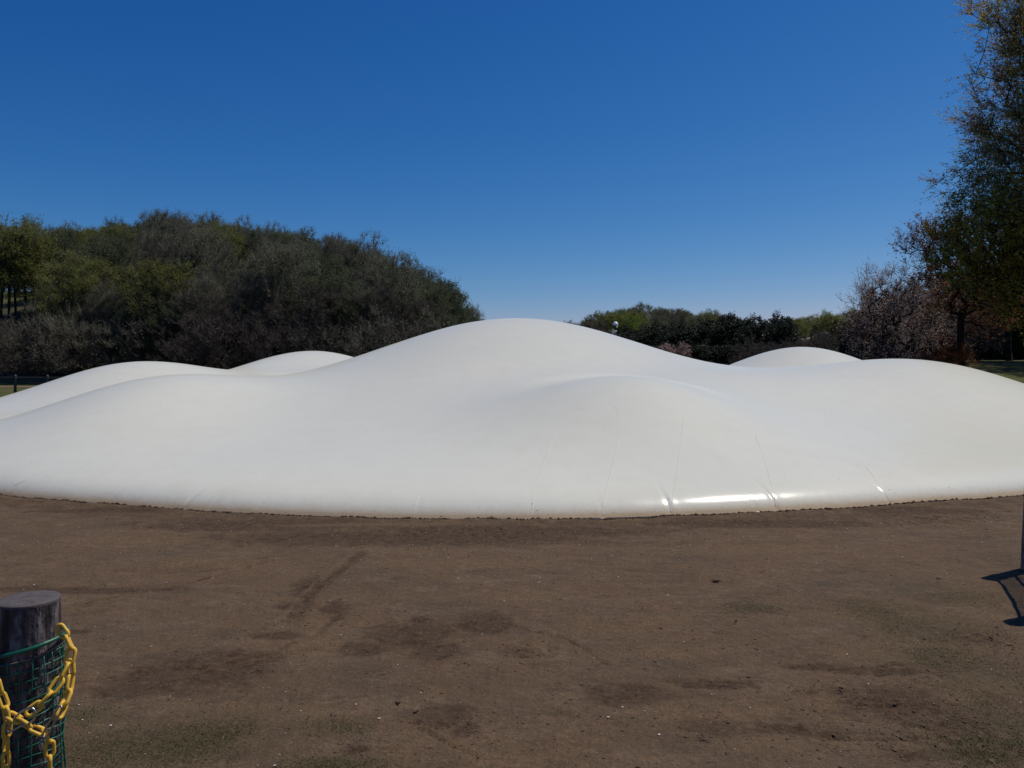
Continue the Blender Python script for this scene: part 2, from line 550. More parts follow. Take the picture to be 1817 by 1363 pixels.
def build_ground():
    xs_f = np.arange(-8.5, 8.5001, .021)
    g = [.021]
    e = [8.5]
    while e[-1] < 900:
        g.append(g[-1] * 1.12)
        e.append(e[-1] + g[-1])
    e = np.array(e[1:])
    xs = np.concatenate([-e[::-1], xs_f, e])
    ys = [2.6]
    while ys[-1] < 12.5: ys.append(ys[-1] * 1.0042)
    st = .065
    while ys[-1] < 900:
        st *= 1.045
        ys.append(ys[-1] + min(st, 25))
    back = [2.6]
    st = .03
    while back[-1] > -400:
        st *= 1.25
        back.append(back[-1] - st)
    ys = np.concatenate([np.array(back[1:])[::-1], ys])
    X, Yg = np.meshgrid(xs, ys)
    near = (1 - sstep(14, 30, np.abs(Yg))) * (1 - sstep(12, 30, np.abs(X)))
    damp_shade = stain(X, Yg, DAMP_SHADE)
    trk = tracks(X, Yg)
    churn = stain(X, Yg, CHURN)
    turf = stain(X, Yg, TURF)
    Z = near * (churn * .017 * fbm(X * 24, Yg * 24, 2) - trk * .009 + .006 * np.exp(-((trk - .25) / .2) ** 2) * (trk > .02) + .014 * fbm(X * .7, Yg * .7, 3) + .007 * fbm(X * 4, Yg * 4, 4) + .0045 * fbm(X * 15, Yg * 15, 3) - .010 * damp_shade)
    dd = dome_d(X, Yg)
    Z += .022 * np.exp(-((dd + .10) / .10) ** 2) * (.5 + fbm(X * 3, Yg * 3, 3)) * near      # crumbs of soil banked at the hem
    Z = np.where(dd > .15, -.06, Z)
    Z += ground_h(X, Yg)
    damp_shade = np.maximum(damp_shade, np.maximum(.75 * trk, .6 * churn))  # scuffs, churned soil and painted ridge shadow all darken the colour
    damp_shade = np.maximum(damp_shade, .55 * np.exp(-((dd + .35) / .55) ** 2))
    lawn = np.clip(sstep(14, 20, Yg + .35 * np.abs(X)), 0, 1) * (1 - np.exp(-np.clip(-dd, 0, 9) / 2.2))
    lawn = np.where(Yg < 13, lawn * sstep(11, 16, np.abs(X)), lawn)
    litter = sstep(68, 76, Yg) * (X < 26) + sstep(78, 90, Yg) * (X >= 26)
    clear = np.exp(-(((X + 70) / 9) ** 2 + ((Yg - 116) / 14) ** 2))                          # grassy clearing up on the left hill
    litter = np.clip(litter * (1 - np.clip(clear * 2, 0, 1)), 0, 1)
    nx, ny = len(xs), len(ys)
    V = np.stack([X, Yg, Z], -1).reshape(-1, 3)
    idx = np.arange(nx * ny).reshape(ny, nx)
    Fc = np.stack([idx[:-1, :-1], idx[:-1, 1:], idx[1:, 1:], idx[1:, :-1]], -1).reshape(-1, 4)
    me = np_mesh("ground", V, Fc, M['ground'], True, dict(damp_shade=damp_shade.ravel(), dry=np.maximum(stain(X, Yg, DRY), .8 * np.exp(-((trk - .3) / .2) ** 2) * (trk > .05)).ravel(), turf=turf.ravel(), lawn=lawn.ravel(), litter=litter.ravel()))
    tag(obj("ground", me), kind="structure")


build_ground()


def near_z(x, y):
    x, y = np.asarray(x, float), np.asarray(y, float)
    return stain(x, y, CHURN) * .017 * fbm(x * 24, y * 24, 2) - tracks(x, y) * .009 + .014 * fbm(x * .7, y * .7, 3) + .007 * fbm(x * 4, y * 4, 4) + .0045 * fbm(x * 15, y * 15, 3) - .010 * stain(x, y, DAMP_SHADE) + .022 * np.exp(-((dome_d(x, y) + .10) / .10) ** 2) * (.5 + fbm(x * 3, y * 3, 3))


# ------------------------------------------------------------------ the inflated dome
CREASE = [(1192, 915, .016, .7), (1374, 905, .018, .9), (1340, 907, .008, .3), (1580, 895, .024, .5), (1070, 919, .006, .6), (943, 921, .004, .6), (325, 904, .020, .5), (370, 907, .009, .35), (452, 911, .010, .4), (10, 879, .020, .7), (190, 894, .007, .3), (740, 921, .004, .4)]


def build_dome():
    f0, f1 = -np.pi / 2 - .72, -np.pi / 2 + .78
    ta = np.linspace(f0, f1, 1300)
    tb = np.linspace(f1, f0 + 2 * np.pi, 520)[1:-1]
    T = np.concatenate([ta, tb])
    D = np.concatenate([[0], .226 * (1 - np.cos(np.linspace(0, np.pi / 2, 15)[1:])), .226 + np.cumsum(.03 * 1.034 ** np.arange(60))])
    D = D[D < 6]
    Rt = dome_R((T + np.pi) % (2 * np.pi) - np.pi)
    fr = np.linspace(0, 1, 96)[1:-1]
    rings = [Rt - d for d in D]
    last = rings[-1]
    rings += [last * (1 - q) for q in fr]
    RR = np.stack(rings)                                # (rings, angles)
    X = DC[0] + RR * np.cos(T)
    Yd = DC[1] + RR * np.sin(T)
    Z = dome_h(X, Yd)
    dd = Rt[None] - RR
    for px, py, dep, ln in CREASE:
        cx, cy = gp(px, py)
        ct = math.atan2(cy - DC[1], cx - DC[0])
        s = (T - ct) * Rt
        s = s[None] + .25 * dd * (1 if px < 700 else .15) * np.sign(px - 700)
        Z -= dep * .38 * (np.exp(-(s / .028) ** 2) - .30 * np.exp(-((s - .06) / .05) ** 2)) * np.exp(-((dd - .06) / (ln * .42)) ** 2) * (dd > 0)
    Z += .004 * fbm(X * .9, Yd * .9, 3) * np.clip(dd, 0, 1)
    Z += .0035 * fbm(X * 3.0, Yd * .8 + 40, 3) * np.exp(-dd / .5) * (dd > .02)
    soil = np.exp(-dd / .05) * .55 + 1.0 * np.exp(-Z / .055)
    # hem goes straight down into the soil
    X = np.concatenate([X[:1], X]); Yd = np.concatenate([Yd[:1], Yd]); Z = np.concatenate([np.full((1, len(T)), -.08), Z]); soil = np.concatenate([np.ones((1, len(T))), soil])
    nr, na = X.shape
    V = np.stack([X, Yd, Z], -1).reshape(-1, 3)
    V = np.concatenate([V, [[DC[0], DC[1], float(dome_h(np.array([DC[0]]), np.array([DC[1]]))[0])]]])
    sa = np.concatenate([soil.ravel(), [0]])
    idx = np.arange(nr * na).reshape(nr, na)
    nxt = np.roll(idx, -1, 1)
    Fq = np.stack([idx[:-1], nxt[:-1], nxt[1:], idx[1:]], -1).reshape(-1, 4)
    me = bpy.data.meshes.new("membrane")
    tri = [(int(a), int(b), nr * na) for a, b in zip(idx[-1], nxt[-1])]
    m4, m3 = len(Fq), len(tri)
    me.vertices.add(len(V)); me.vertices.foreach_set("co", V.astype(np.float32).ravel())
    me.loops.add(m4 * 4 + m3 * 3)
    me.loops.foreach_set("vertex_index", np.concatenate([Fq.ravel(), np.array(tri).ravel()]).astype(np.int32))
    me.polygons.add(m4 + m3)
    me.polygons.foreach_set("loop_start", np.concatenate([np.arange(m4) * 4, m4 * 4 + np.arange(m3) * 3]).astype(np.int32))
    me.polygons.foreach_set("loop_total", np.concatenate([np.full(m4, 4), np.full(m3, 3)]).astype(np.int32))
    me.update(calc_edges=True)
    me.polygons.foreach_set("use_smooth", np.full(m4 + m3, True))
    a = me.attributes.new("soil", 'FLOAT', 'POINT'); a.data.foreach_set("value", sa.astype(np.float32))
    me.materials.append(M['dome'])
    root = empty("inflatable_dome", (0, 0, 0))
    tag(root, "huge white air-inflated bouncing dome with several rounded humps lying on the brown soil", "inflatable dome")
    obj("membrane", me, root)

    def hit(px, py):
        Y = np.linspace(8, 34, 6000)
        z = CAM - (py - HY) / F_PX * Y
        x = (px - CX) / F_PX * Y
        ok = (dome_d(x, Y) > 0) & (dome_h(x, Y) >= z)
        i = int(np.argmax(ok))
        return np.array([x[i], Y[i]])
    SE = [[(1092, 720), (1100, 745), (1094, 790), (1083, 840), (1072, 895), (1070, 914)],
          [(1213, 740), (1206, 800), (1198, 860), (1191, 908)],
          [(1340, 772), (1352, 800), (1366, 850), (1377, 898)],
          [(1004, 735), (975, 790), (955, 850), (945, 914)],
          [(1535, 828), (1560, 860), (1581, 889)],
          [(352, 868), (338, 878), (326, 897)],
          [(44, 853), (24, 862), (6, 876)],
          [(745, 880), (738, 896), (735, 914)]]
    for i, L in enumerate(SE):
        H = np.array([hit(*q) for q in L])
        t = np.linspace(0, 1, len(H)); tq = np.linspace(0, 1, 60)
        x = np.interp(tq, t, H[:, 0]); y = np.interp(tq, t, H[:, 1])
        k = np.ones(7) / 7
        x[3:-3] = np.convolve(x, k, 'valid'); y[3:-3] = np.convolve(y, k, 'valid')
        tx, ty = np.gradient(x), np.gradient(y)
        n_ = np.hypot(tx, ty) + 1e-9
        wd = (.0048 if i < 5 else .003) * np.clip(np.minimum(tq * 8, 1), .3, 1)
        rows = []
        for s in (-1, -.4, .4, 1):
            xx, yy = x - s * ty / n_ * wd, y + s * tx / n_ * wd
            rows.append(np.stack([xx, yy, dome_h(xx, yy) + (.0022 if abs(s) < .9 else .000)], -1))
        V = np.stack(rows, 1).reshape(-1, 3)
        f = [(j * 4 + k2, j * 4 + k2 + 1, j * 4 + 5 + k2, j * 4 + 4 + k2) for j in range(59) for k2 in range(3)]
        obj("seam", np_mesh("seam", V, f, M['seam']), root)


build_dome()


# ------------------------------------------------------------------ trees
def prisms(P0, P1, r0, r1, n=3):
    """many tapered n-sided sticks at once."""
    P0, P1 = np.asarray(P0, float), np.asarray(P1, float)
    t = P1 - P0
    t /= np.linalg.norm(t, axis=1)[:, None] + 1e-9
    ref = np.where(np.abs(t[:, 2:3]) > .9, np.array([[1., 0, 0]]), np.array([[0, 0, 1.]]))
    u = np.cross(t, ref); u /= np.linalg.norm(u, axis=1)[:, None] + 1e-9
    v = np.cross(t, u)
    a = np.arange(n) / n * 2 * np.pi
    c, s = np.cos(a)[None, :, None], np.sin(a)[None, :, None]
    rg = c * u[:, None] + s * v[:, None]
    V = np.concatenate([P0[:, None] + rg * np.asarray(r0)[:, None, None], P1[:, None] + rg * np.asarray(r1)[:, None, None]], 1)
    m = len(P0)
    b = (np.arange(m) * 2 * n)[:, None, None]
    k = np.arange(n)
    f = np.stack([k, (k + 1) % n, n + (k + 1) % n, n + k], -1)[None] + b
    return V.reshape(-1, 3), f.reshape(-1, 4)


def make_tree(seed, H, crown, ntar, twigs=5, twig_len=.8, leaves=10, leaf=.22, spread=.5, r_tip=.012, base_r=.2, lean=(0, 0),
              wood='bark', lf='lf_bud', twig_mat=None, shell=.45, droop=0.0, trunk_top=.55, leaf_aspect=.6, up=.5, hi=6):
    """crown: list of (cx, cy, cz, rx, ry, rz). Returns (wood mesh, twig and leaf meshes)."""
    rg = np.random.RandomState(seed)
    vol = np.array([c[3] * c[4] * c[5] for c in crown]); vol = vol / vol.sum()
    T = []
    while len(T) < ntar:
        c = crown[rg.choice(len(crown), p=vol)]
        d = rg.normal(size=3); d /= np.linalg.norm(d)
        rad = shell + (1 - shell) * rg.rand() ** .6
        lump = 1 + .22 * math.sin(3.1 * d[0] + seed) * math.cos(2.7 * d[1] + 2 * seed) + .14 * math.sin(7 * d[2] + 5 * d[0] + seed)
        T.append([c[0] + d[0] * c[3] * rad * lump, c[1] + d[1] * c[4] * rad * lump, c[2] + d[2] * c[5] * rad * lump])
    T = np.array(T)
    T = T[T[:, 2] > .3]
    tt = H * trunk_top
    nodes = [np.array([lean[0] * q ** 1.5 + .06 * math.sin(5 * q + seed) * H * .1, lean[1] * q ** 1.5 + .05 * math.cos(4 * q + seed) * H * .1, q * tt]) for q in np.linspace(0, 1, 9)]
    par = [-1] + list(range(8))
    N = np.zeros((60000, 3)); N[:9] = nodes; nn = 9
    T = T[np.argsort(np.linalg.norm(T - np.array([lean[0], lean[1], tt]), axis=1))]
    tipi = []
    for tg in T:
        dv = N[:nn] - tg
        ds = np.sqrt((dv ** 2).sum(1)) + .6 * np.clip(N[:nn, 2] - tg[2] + .3 * np.hypot(dv[:, 0], dv[:, 1]), 0, None) + np.where(np.arange(nn) < 3, 6, 0)
        j = int(np.argmin(ds))
        L = np.linalg.norm(N[j] - tg)
        k = max(1, int(L / (H * .07)))
        prev = j; a = N[j].copy()
        side = rg.normal(size=3) * .09 * L
        for q in range(1, k + 1):
            f = q / k
            p = a * (1 - f) + tg * f + side * math.sin(math.pi * f) + np.array([0, 0, (.14 - droop) * L * math.sin(math.pi * f)])
            if nn >= len(N): break
            N[nn] = p; par.append(prev); prev = nn; nn += 1
        tipi.append(prev)
    cnt = np.zeros(nn)
    for t_ in tipi: cnt[t_] += 1
    for i in range(nn - 1, 0, -1): cnt[par[i]] += cnt[i]
    rad = r_tip * np.sqrt(np.maximum(cnt, 1)) ** 1.05
    rad *= min(1.0, base_r / max(rad[0], 1e-6)) if rad[0] > base_r else 1
    rad = np.maximum(rad, r_tip * .8)
    rad[0] *= 1.35
    idx = np.arange(1, nn); pi = np.array(par[1:])
    big = rad[idx] > r_tip * 2.2
    vv, ff, n0 = [], [], 0
    for msk, sides in ((big, hi), (~big, 3)):
        if msk.any():
            v, f = prisms(N[pi[msk]], N[idx[msk]] + (N[idx[msk]] - N[pi[msk]]) * .06, np.minimum(rad[pi[msk]], rad[idx[msk]] * 1.35), rad[idx[msk]], sides)
            vv.append(v); ff.append(f + n0); n0 += len(v)
    # base flare reaches below ground
    wood_me = np_mesh("trunk", np.concatenate(vv), np.concatenate(ff), M[wood])
    out = [wood_me]
    # twigs
    cen = np.array([lean[0], lean[1], tt * .8])
    Pt = N[np.array(tipi)]
    tints = rg.rand(len(Pt))
    big_t = .5 + .5 * np.sin(Pt[:, 0] * 1.1 + seed) * np.cos(Pt[:, 1] * .9 + Pt[:, 2] * .8)
    tints = np.clip(.55 * tints + .45 * big_t, 0, 1)
    tv, tf, a0, tt_ = [], [], 0, []
    if twigs:
        P0 = np.repeat(Pt, twigs, 0)
        od = P0 - cen; od /= np.linalg.norm(od, axis=1)[:, None] + 1e-9
        d = od * .8 + rg.normal(size=P0.shape) * .62 + np.array([0, 0, up])
        d /= np.linalg.norm(d, axis=1)[:, None]
        L = twig_len * (.5 + rg.rand(len(P0)))
        P1 = P0 + d * L[:, None] - np.array([0, 0, 1]) * (droop * L)[:, None]
        v, f = prisms(P0, P1, np.full(len(P0), r_tip * .8), np.full(len(P0), r_tip * .3), 3)
        wtm = np_mesh("twigs", v, f, M[twig_mat or wood])
        out.append(wtm)
    else:
        out.append(None)
    if leaves:
        n = len(Pt) * leaves
        P = np.repeat(Pt, leaves, 0)
        if twigs:
            sel = (np.repeat(np.arange(len(Pt)), leaves) * twigs + rg.randint(0, twigs, n))
            q = rg.rand(n)[:, None] ** .7
            P = P0[sel] * (1 - q) + P1[sel] * q + rg.normal(size=(n, 3)) * spread * .35
        else:
            P = P + rg.normal(size=(n, 3)) * np.array([spread, spread, spread * .6])
        a = rg.normal(size=(n, 3)); a[:, 2] *= .6; a /= np.linalg.norm(a, axis=1)[:, None]
        b = np.cross(a, rg.normal(size=(n, 3))); b /= np.linalg.norm(b, axis=1)[:, None]
        s = (leaf * (.6 + .8 * rg.rand(n)))[:, None] * .5
        bend = np.cross(a, b) * s * .25
        V = np.stack([P - a * s, P + b * s * leaf_aspect + bend, P + a * s, P - b * s * leaf_aspect + bend], 1).reshape(-1, 3)
        f = np.arange(n * 4).reshape(n, 4)
        ti = np.repeat(np.clip(np.repeat(tints, leaves) + rg.normal(size=n) * .12, 0, 1), 4)
        out.append(np_mesh("foliage", V, f, M[lf], False, dict(tint=ti)))
    else:
        out.append(None)
    return out


def put_tree(pr, name, label, cat, loc, sc=1.0, rz=0.0, group=None):
    r = empty(name, loc, rz)
    r.scale = (sc, sc, sc) if np.isscalar(sc) else sc
    tag(r, label, cat, group)
    for nm, me in zip(("trunk", "twigs", "foliage"), pr):
        if me is not None: obj(nm, me, r)
    return r


rnd = random.Random(5)
# crowns of 12 m forest trees, seen from 75-130 m
PB = {}
PB['bud'] = [make_tree(s, 12, [(0, 0, 8, 3.6, 3.6, 4.2), (1.2, .5, 10, 2.4, 2.4, 2.4)], 380, 6, .8, 62, .165, .5, .022, .2, lf='lf_bud', twig_mat='twig') for s in (1, 2)]
PB['bright'] = [make_tree(s, 12, [(0, 0, 8.2, 3.5, 3.5, 4.0)], 300, 5, .9, 60, .18, .5, .022, .2, lf='lf_bright', twig_mat='twig') for s in (3,)]
PB['grey'] = [make_tree(s, 13, [(0, 0, 8.4, 3.6, 3.6, 4.8), (-1, 1, 10.5, 2.2, 2.2, 2.6)], 360, 8, .9, 42, .15, .5, .022, .2, lf='lf_grey', twig_mat='twig', up=.6) for s in (5, 6)]
PB['brown'] = [make_tree(s, 12, [(0, 0, 7.6, 3.9, 3.9, 4.6)], 360, 9, .9, 30, .15, .5, .022, .2, lf='lf_brown', twig_mat='twig_b', up=.5) for s in (7, 8)]
PB['olive'] = [make_tree(s, 12, [(0, 0, 7.2, 3.6, 3.6, 4.8), (1, -1, 9.5, 2.4, 2.4, 2.6)], 340, 5, .8, 62, .17, .55, .022, .2, lf='lf_olive', twig_mat='twig') for s in (9, 10)]
PB['dark'] = [make_tree(s, 12, [(0, 0, 6.6, 3.0, 3.0, 5.6), (0, 0, 3.5, 3.4, 3.4, 3.2)], 420, 3, .6, 44, .28, .5, .022, .22, wood='bark_dark', lf='lf_dark') for s in (11, 12)]
PB['bush'] = [make_tree(s, 5.5, [(0, 0, 3.2, 2.9, 2.9, 2.5)], 240, 9, .8, 3, .18, .4, .016, .10, lf='lf_brown', twig_mat='twig_b', up=.6, trunk_top=.35) for s in (13, 14)]
PB['gbush'] = [make_tree(s, 5.5, [(0, 0, 3.3, 2.8, 2.8, 2.5)], 240, 8, .8, 4, .18, .4, .016, .10, lf='lf_grey', twig_mat='twig', up=.6, trunk_top=.35) for s in (15,)]

KINDS = {
    'bud': ("yellow-green budding tree among the crowns of the wooded hill on the left", "yellow-green budding trees on the left hill"),
    'bright': ("fresh bright green leafing tree on the wooded hill on the left", "bright green trees on the left hill"),
    'grey': ("leafless grey tree with upright fine twigs on the wooded hill on the left", "leafless grey trees on the left hill"),
    'brown': ("leafless brownish tree on the wooded hill on the left", "leafless brown trees on the left hill"),
    'olive': ("full dark olive leafy tree on the wooded hill on the left", "olive leafy trees on the left hill"),
    'dark': ("tall dark evergreen tree on the wooded hill on the left", "dark evergreens on the left hill"),
    'bush': ("low bare brown bush at the foot of the wooded left hill", "bare brown bushes at the foot of the left hill"),
    'gbush': ("low bare greyish bush at the foot of the wooded left hill", "bare greyish bushes at the foot of the left hill"),
}
NAMES = dict(bud="budding_tree", bright="green_tree", grey="bare_tree", brown="bare_brown_tree", olive="leafy_tree", dark="evergreen_tree", bush="bare_bush", gbush="bare_grey_bush")


def forest_tree(kind, x, y, sc, zs=1.0, dz=-.3, lab=None):
    pr = PB[kind][rnd.randrange(len(PB[kind]))]
    l, g = lab or KINDS[kind]
    return put_tree(pr, NAMES[kind], l, "bush" if "bush" in kind else "tree", (x, y, float(ground_h(np.array(x), np.array(y))) + dz), (sc, sc, sc * zs), rnd.random() * 6.28, g)


# skyline of the left wood as the photograph shows it (photo px -> top)
SKL = ([-120, 0, 60, 130, 200, 300, 370, 440, 520, 580, 650, 700, 750, 790, 815, 828], [420, 408, 392, 402, 388, 382, 380, 400, 402, 416, 434, 456, 482, 503, 528, 556])


def pick(px, row):
    q = rnd.random()
    if px < 230:
        t = [('bud', .52), ('bright', .14), ('grey', .12), ('brown', .07), ('olive', .15)]
    elif px < 460:
        t = [('bud', .15), ('grey', .38), ('brown', .20), ('olive', .27)]
    else:
        t = [('bud', .05), ('grey', .43), ('brown', .08), ('olive', .38), ('dark', .06)]
    for k, p in t:
        q -= p
        if q <= 0: return k
    return 'olive'


for row, D in enumerate((77, 87, 97, 107, 117, 127, 138)):
    dp = (6.0 if row < 4 else 4.6) / D * F_PX
    px = -60 + (row % 2) * dp * .5
    while px < 826:
        p = px + rnd.uniform(-.22, .22) * dp
        y = D + rnd.uniform(-3, 3)
        x = (p - CX) / F_PX * y
        g = float(ground_h(np.array(x), np.array(y)))
        top = np.interp(p, *SKL)
        zt = CAM + (HY - top) / F_PX * y
        room = zt - g
        px += dp
        if p < 80 and 83 < y < 124: continue          # grassy clearing with a few thin trunks
        if room < 3: continue
        h = min(13.5, max(room - rnd.uniform(0, .8), 4)) if row >= 4 else min(rnd.uniform(10, 13), room)
        if p < 90 and y < 100: h = min(h, 3.4)
        k = pick(p, row)
        forest_tree(k, x, y, max(h / 13.0, .4) * rnd.uniform(.97, 1.05), 1.0)
for i in range(24):                                     # lower trees closing the edge of the wood
    p = 85 + i * 30 + rnd.uniform(-9, 9)
    y = rnd.uniform(72, 75.5)
    x = (p - CX) / F_PX * y
    room = CAM + (HY - np.interp(p, *SKL)) / F_PX * y - float(ground_h(np.array(x), np.array(y)))
    forest_tree(rnd.choice(['grey', 'olive', 'brown', 'grey', 'brown']), x, y, min(rnd.uniform(6.0, 9.5), room) / 13.0 * 1.0)
for i in range(17):                                     # bare bushes along its foot
    p = -20 + i * 50 + rnd.uniform(-14, 14)
    y = rnd.uniform(68, 73)
    x = (p - CX) / F_PX * y
    forest_tree('bush' if rnd.random() < .65 else 'gbush', x, y, rnd.uniform(.75, 1.1))
PT = make_tree(41, 12.5, [(0, 0, 8.4, 3.0, 3.0, 4.0)], 220, 5, 1.0, 44, .17, .5, .022, .15, wood='bark_dark', lf='lf_bud', twig_mat='twig', trunk_top=.62)
for i, p in enumerate((3, 17, 27, 44)):
    y = 91 + i * .8
    x = (p - CX) / F_PX * y
    put_tree(PT, "slender_tree", ["leftmost of four thin bare trunks before the clearing on the left hill", "second from left of four thin bare trunks before the clearing on the left hill",
             "third from left of four thin bare trunks before the clearing on the left hill", "rightmost of four thin bare trunks before the clearing on the left hill"][i], "tree",
             (x, y, float(ground_h(np.array(x), np.array(y))) - .2), 1.0, i * 1.3, "thin trunks by the clearing")
for p, y, s in ((838, 150, .62), (850, 152, .55), (862, 150, .5), (826, 140, .8)):
    x = (p - CX) / F_PX * y
    forest_tree('grey', x, y, s * 1.12, 1.0, 0, ("small bare tree just past the right end of the left wood, above the dome's slope", "small bare trees past the wood's right end"))

for row, D in enumerate((100, 112, 121, 129, 137)):     # undergrowth between the trunks
    px = 84
    while px < 800:
        y = D + rnd.uniform(-3, 3)
        x = (px - CX) / F_PX * y
        if HY - (float(ground_h(np.array(x), np.array(y))) + 3 - CAM) / y * F_PX > np.interp(px, *SKL):
            forest_tree('bush' if rnd.random() < .5 else 'gbush', x, y, rnd.uniform(.9, 1.15), 1.0, -.3,
                        ("bare bush filling the gaps under the crowns of the left wood", "undergrowth of the left wood"))
        px += rnd.uniform(52, 74)

# far hill behind the dome's right shoulder
SKR = ([990, 1030, 1060, 1100, 1140, 1200, 1250, 1290, 1330], [573, 566, 554, 546, 541, 545, 551, 560, 568])
for row, D in enumerate((165, 178, 192, 206, 222)):
    dp = 7.5 / D * F_PX
    px = 985 + (row % 2) * dp * .5
    while px < 1330:
        p = px + rnd.uniform(-.2, .2) * dp
        px += dp
        y = D + rnd.uniform(-4, 4)
        x = (p - CX) / F_PX * y
        g = float(ground_h(np.array(x), np.array(y)))
        room = CAM + (HY - np.interp(p, *SKR)) / F_PX * y - g
        if room < 2.5: continue
        k = rnd.choice(['bud', 'bud', 'brown', 'olive', 'bright', 'grey', 'olive'])
        h = min(12, room)
        r = forest_tree(k, x, y, h / 13.0 * 1.0, 1.0, -.3,
                    ("%s tree on the distant low hill behind the dome's right shoulder" % dict(bud="yellow-green", brown="bare brown", olive="olive leafy", bright="fresh green", grey="bare grey")[k],
                     "%s trees on the distant hill" % dict(bud="yellow-green", brown="bare brown", olive="olive", bright="fresh green", grey="bare grey")[k]))
        r.scale = (h / 13.0 * 1.25, h / 13.0 * 1.25, h / 13.0)
# green hill right of it
SK3 = ([1395, 1430, 1470, 1500, 1560, 1640], [566, 558, 552, 549, 545, 545])
for row, D in enumerate((190, 205, 222)):
    dp = 8.0 / D * F_PX
    px = 1398 + (row % 2) * dp * .5
    while px < 1560:
        p = px + rnd.uniform(-.2, .2) * dp
        px += dp
        y = D + rnd.uniform(-4, 4)
        x = (p - CX) / F_PX * y
        g = float(ground_h(np.array(x), np.array(y)))
        room = CAM + (HY - np.interp(p, *SK3)) / F_PX * y - g
        if room < 2.5: continue
        k = rnd.choice(['bright', 'bud', 'bud', 'olive'])
        h = min(13, room)
        r = forest_tree(k, x, y, h / 13.0, 1.0, -.3, ("%s tree between the dark evergreens and the cherry trees" % dict(bud="yellow-green", olive="olive leafy", bright="fresh green")[k],
                    "%s trees beyond the dark evergreens" % dict(bud="yellow-green", olive="olive", bright="fresh green")[k]))
        r.scale = (h / 13.0 * 1.3, h / 13.0 * 1.3, h / 13.0)
# dark evergreen belt in front
SKD = ([1085, 1120, 1160, 1200, 1240, 1270, 1286, 1300, 1330, 1362, 1395, 1416, 1424], [592, 580, 575, 571, 570, 562, 555, 562, 564, 557, 559, 566, 580])
for row, D in enumerate((122, 130, 139)):
    dp = 4.3 / D * F_PX
    px = 1050 + row * 14
    while px < 1418:
        p = px + rnd.uniform(-.2, .2) * dp
        px += dp
        y = D + rnd.uniform(-2, 2)
        x = (p - CX) / F_PX * y
        top = np.interp(p, *SKD) if p > 1085 else 592 + (1085 - p) * .2
        h = CAM + (HY - top) / F_PX * y - rnd.uniform(0, .7) * (row < 2)
        r = forest_tree('dark', x, y, h / 12.2, 1.0, -.2, ("dark evergreen tree in the shady belt behind the dome's right shoulder", "dark evergreens behind the right shoulder"))
        r.scale = (max(h / 12.2, .9), max(h / 12.2, .9), h / 12.2)
for i in range(24):                                     # low dark shrubs closing the foot of the belt
    p = 1085 + i * 15.5
    y = 112 + rnd.uniform(-2, 2)
    r = forest_tree('dark', (p - CX) / F_PX * y, y, .45, 1.0, -.6, ("low dark evergreen shrub at the foot of the shady belt behind the dome's right shoulder", "dark shrubs at the foot of the belt"))
    r.scale = (.75, .75, .42)
PK = make_tree(51, 5, [(-1.0, 0, 3.7, 1.0, 1.0, .75), (1.0, 0, 3.6, 1.2, 1.0, .85), (.2, .3, 3.0, 1.0, 1, .5)], 90, 3, .4, 22, .2, .3, .012, .08, lf='lf_pinkfar', trunk_top=.5)
x, y = (1196 - CX) / F_PX * 108, 108
put_tree(PK, "blossoming_cherry", "small pink blossoming cherry in front of the dark evergreens, right of the loudspeaker pole", "tree", (x, y, .0), 1.0, 0)
for i, (p, y, s) in enumerate(((1318, 92, .55), (1345, 90, .75), (1372, 94, .68), (1404, 92, .7), (1432, 95, .8), (1460, 93, .9), (1120, 100, .5), (1480, 99, .95))):
    x = (p - CX) / F_PX * y
    lb = ("low bare brown bush behind the saddle and far right hump of the dome", "bare brown bushes behind the dome's right saddle")
    if i == 6: lb = ("low bare bush peeping over the dome right of the loudspeaker pole", "bush by the pole")
    forest_tree('bush', x, y, s * 1.05, 1.0, 0, lb)

# cherry and maple trees on the right, about 50 m away
CH = make_tree(61, 9, [(0, 0, 6.0, 3.0, 2.8, 2.3), (-1.9, 0, 4.2, 1.9, 1.9, 1.7), (1.6, 0, 4.4, 2.2, 2, 2.0), (-.6, 0, 2.4, 3.2, 2.2, 1.2)], 520, 6, .8, 26, .085, .2, .010, .22, wood='bark_dark', lf='lf_pink', shell=.25, droop=.12, trunk_top=.3)
CH2 = make_tree(62, 9, [(0, 0, 5.4, 2.8, 2.6, 2.8), (1.6, .5, 3.8, 2.2, 2, 2.0), (-1.0, 0, 3.0, 2.6, 2, 1.6)], 480, 6, .8, 24, .09, .2, .010, .22, wood='bark_dark', lf='lf_pink', shell=.25, droop=.1, trunk_top=.3)


def at(p, y): return ((p - CX) / F_PX * y, y, float(ground_h(np.array((p - CX) / F_PX * y), np.array(y))) - .15)


put_tree(CH, "cherry_tree", "spreading cherry tree with faded pink blossom, leftmost of the big trees on the right", "tree", at(1578, 54), 1.04, .3)
put_tree(CH2, "cherry_tree", "faded pink cherry tree partly behind the russet maple", "tree", at(1640, 60), .98, 1.2)
put_tree(CH, "cherry_tree", "low pale cherry tree beside the lawn, under the tall tree's boughs", "tree", at(1735, 66), .62, 2.0)
MP = make_tree(71, 12, [(0, 0, 9.0, 3.2, 3.0, 2.8), (-2.6, 0, 9.6, 2.2, 1.6, 1.5), (1.0, 0, 5.6, 3.0, 2.6, 3.0)], 560, 7, .8, 24, .14, .2, .010, .24, wood='bark_dark', lf='lf_red', shell=.25, trunk_top=.4)
put_tree(MP, "maple_tree", "russet-leaved maple between the cherry trees and the tall green tree", "tree", at(1706, 52), .93, .0)
RB = make_tree(72, 3.5, [(0, 0, 1.9, 2.0, 1.8, 1.5)], 260, 5, .4, 22, .12, .22, .008, .06, wood='bark_dark', lf='lf_red', trunk_top=.3)
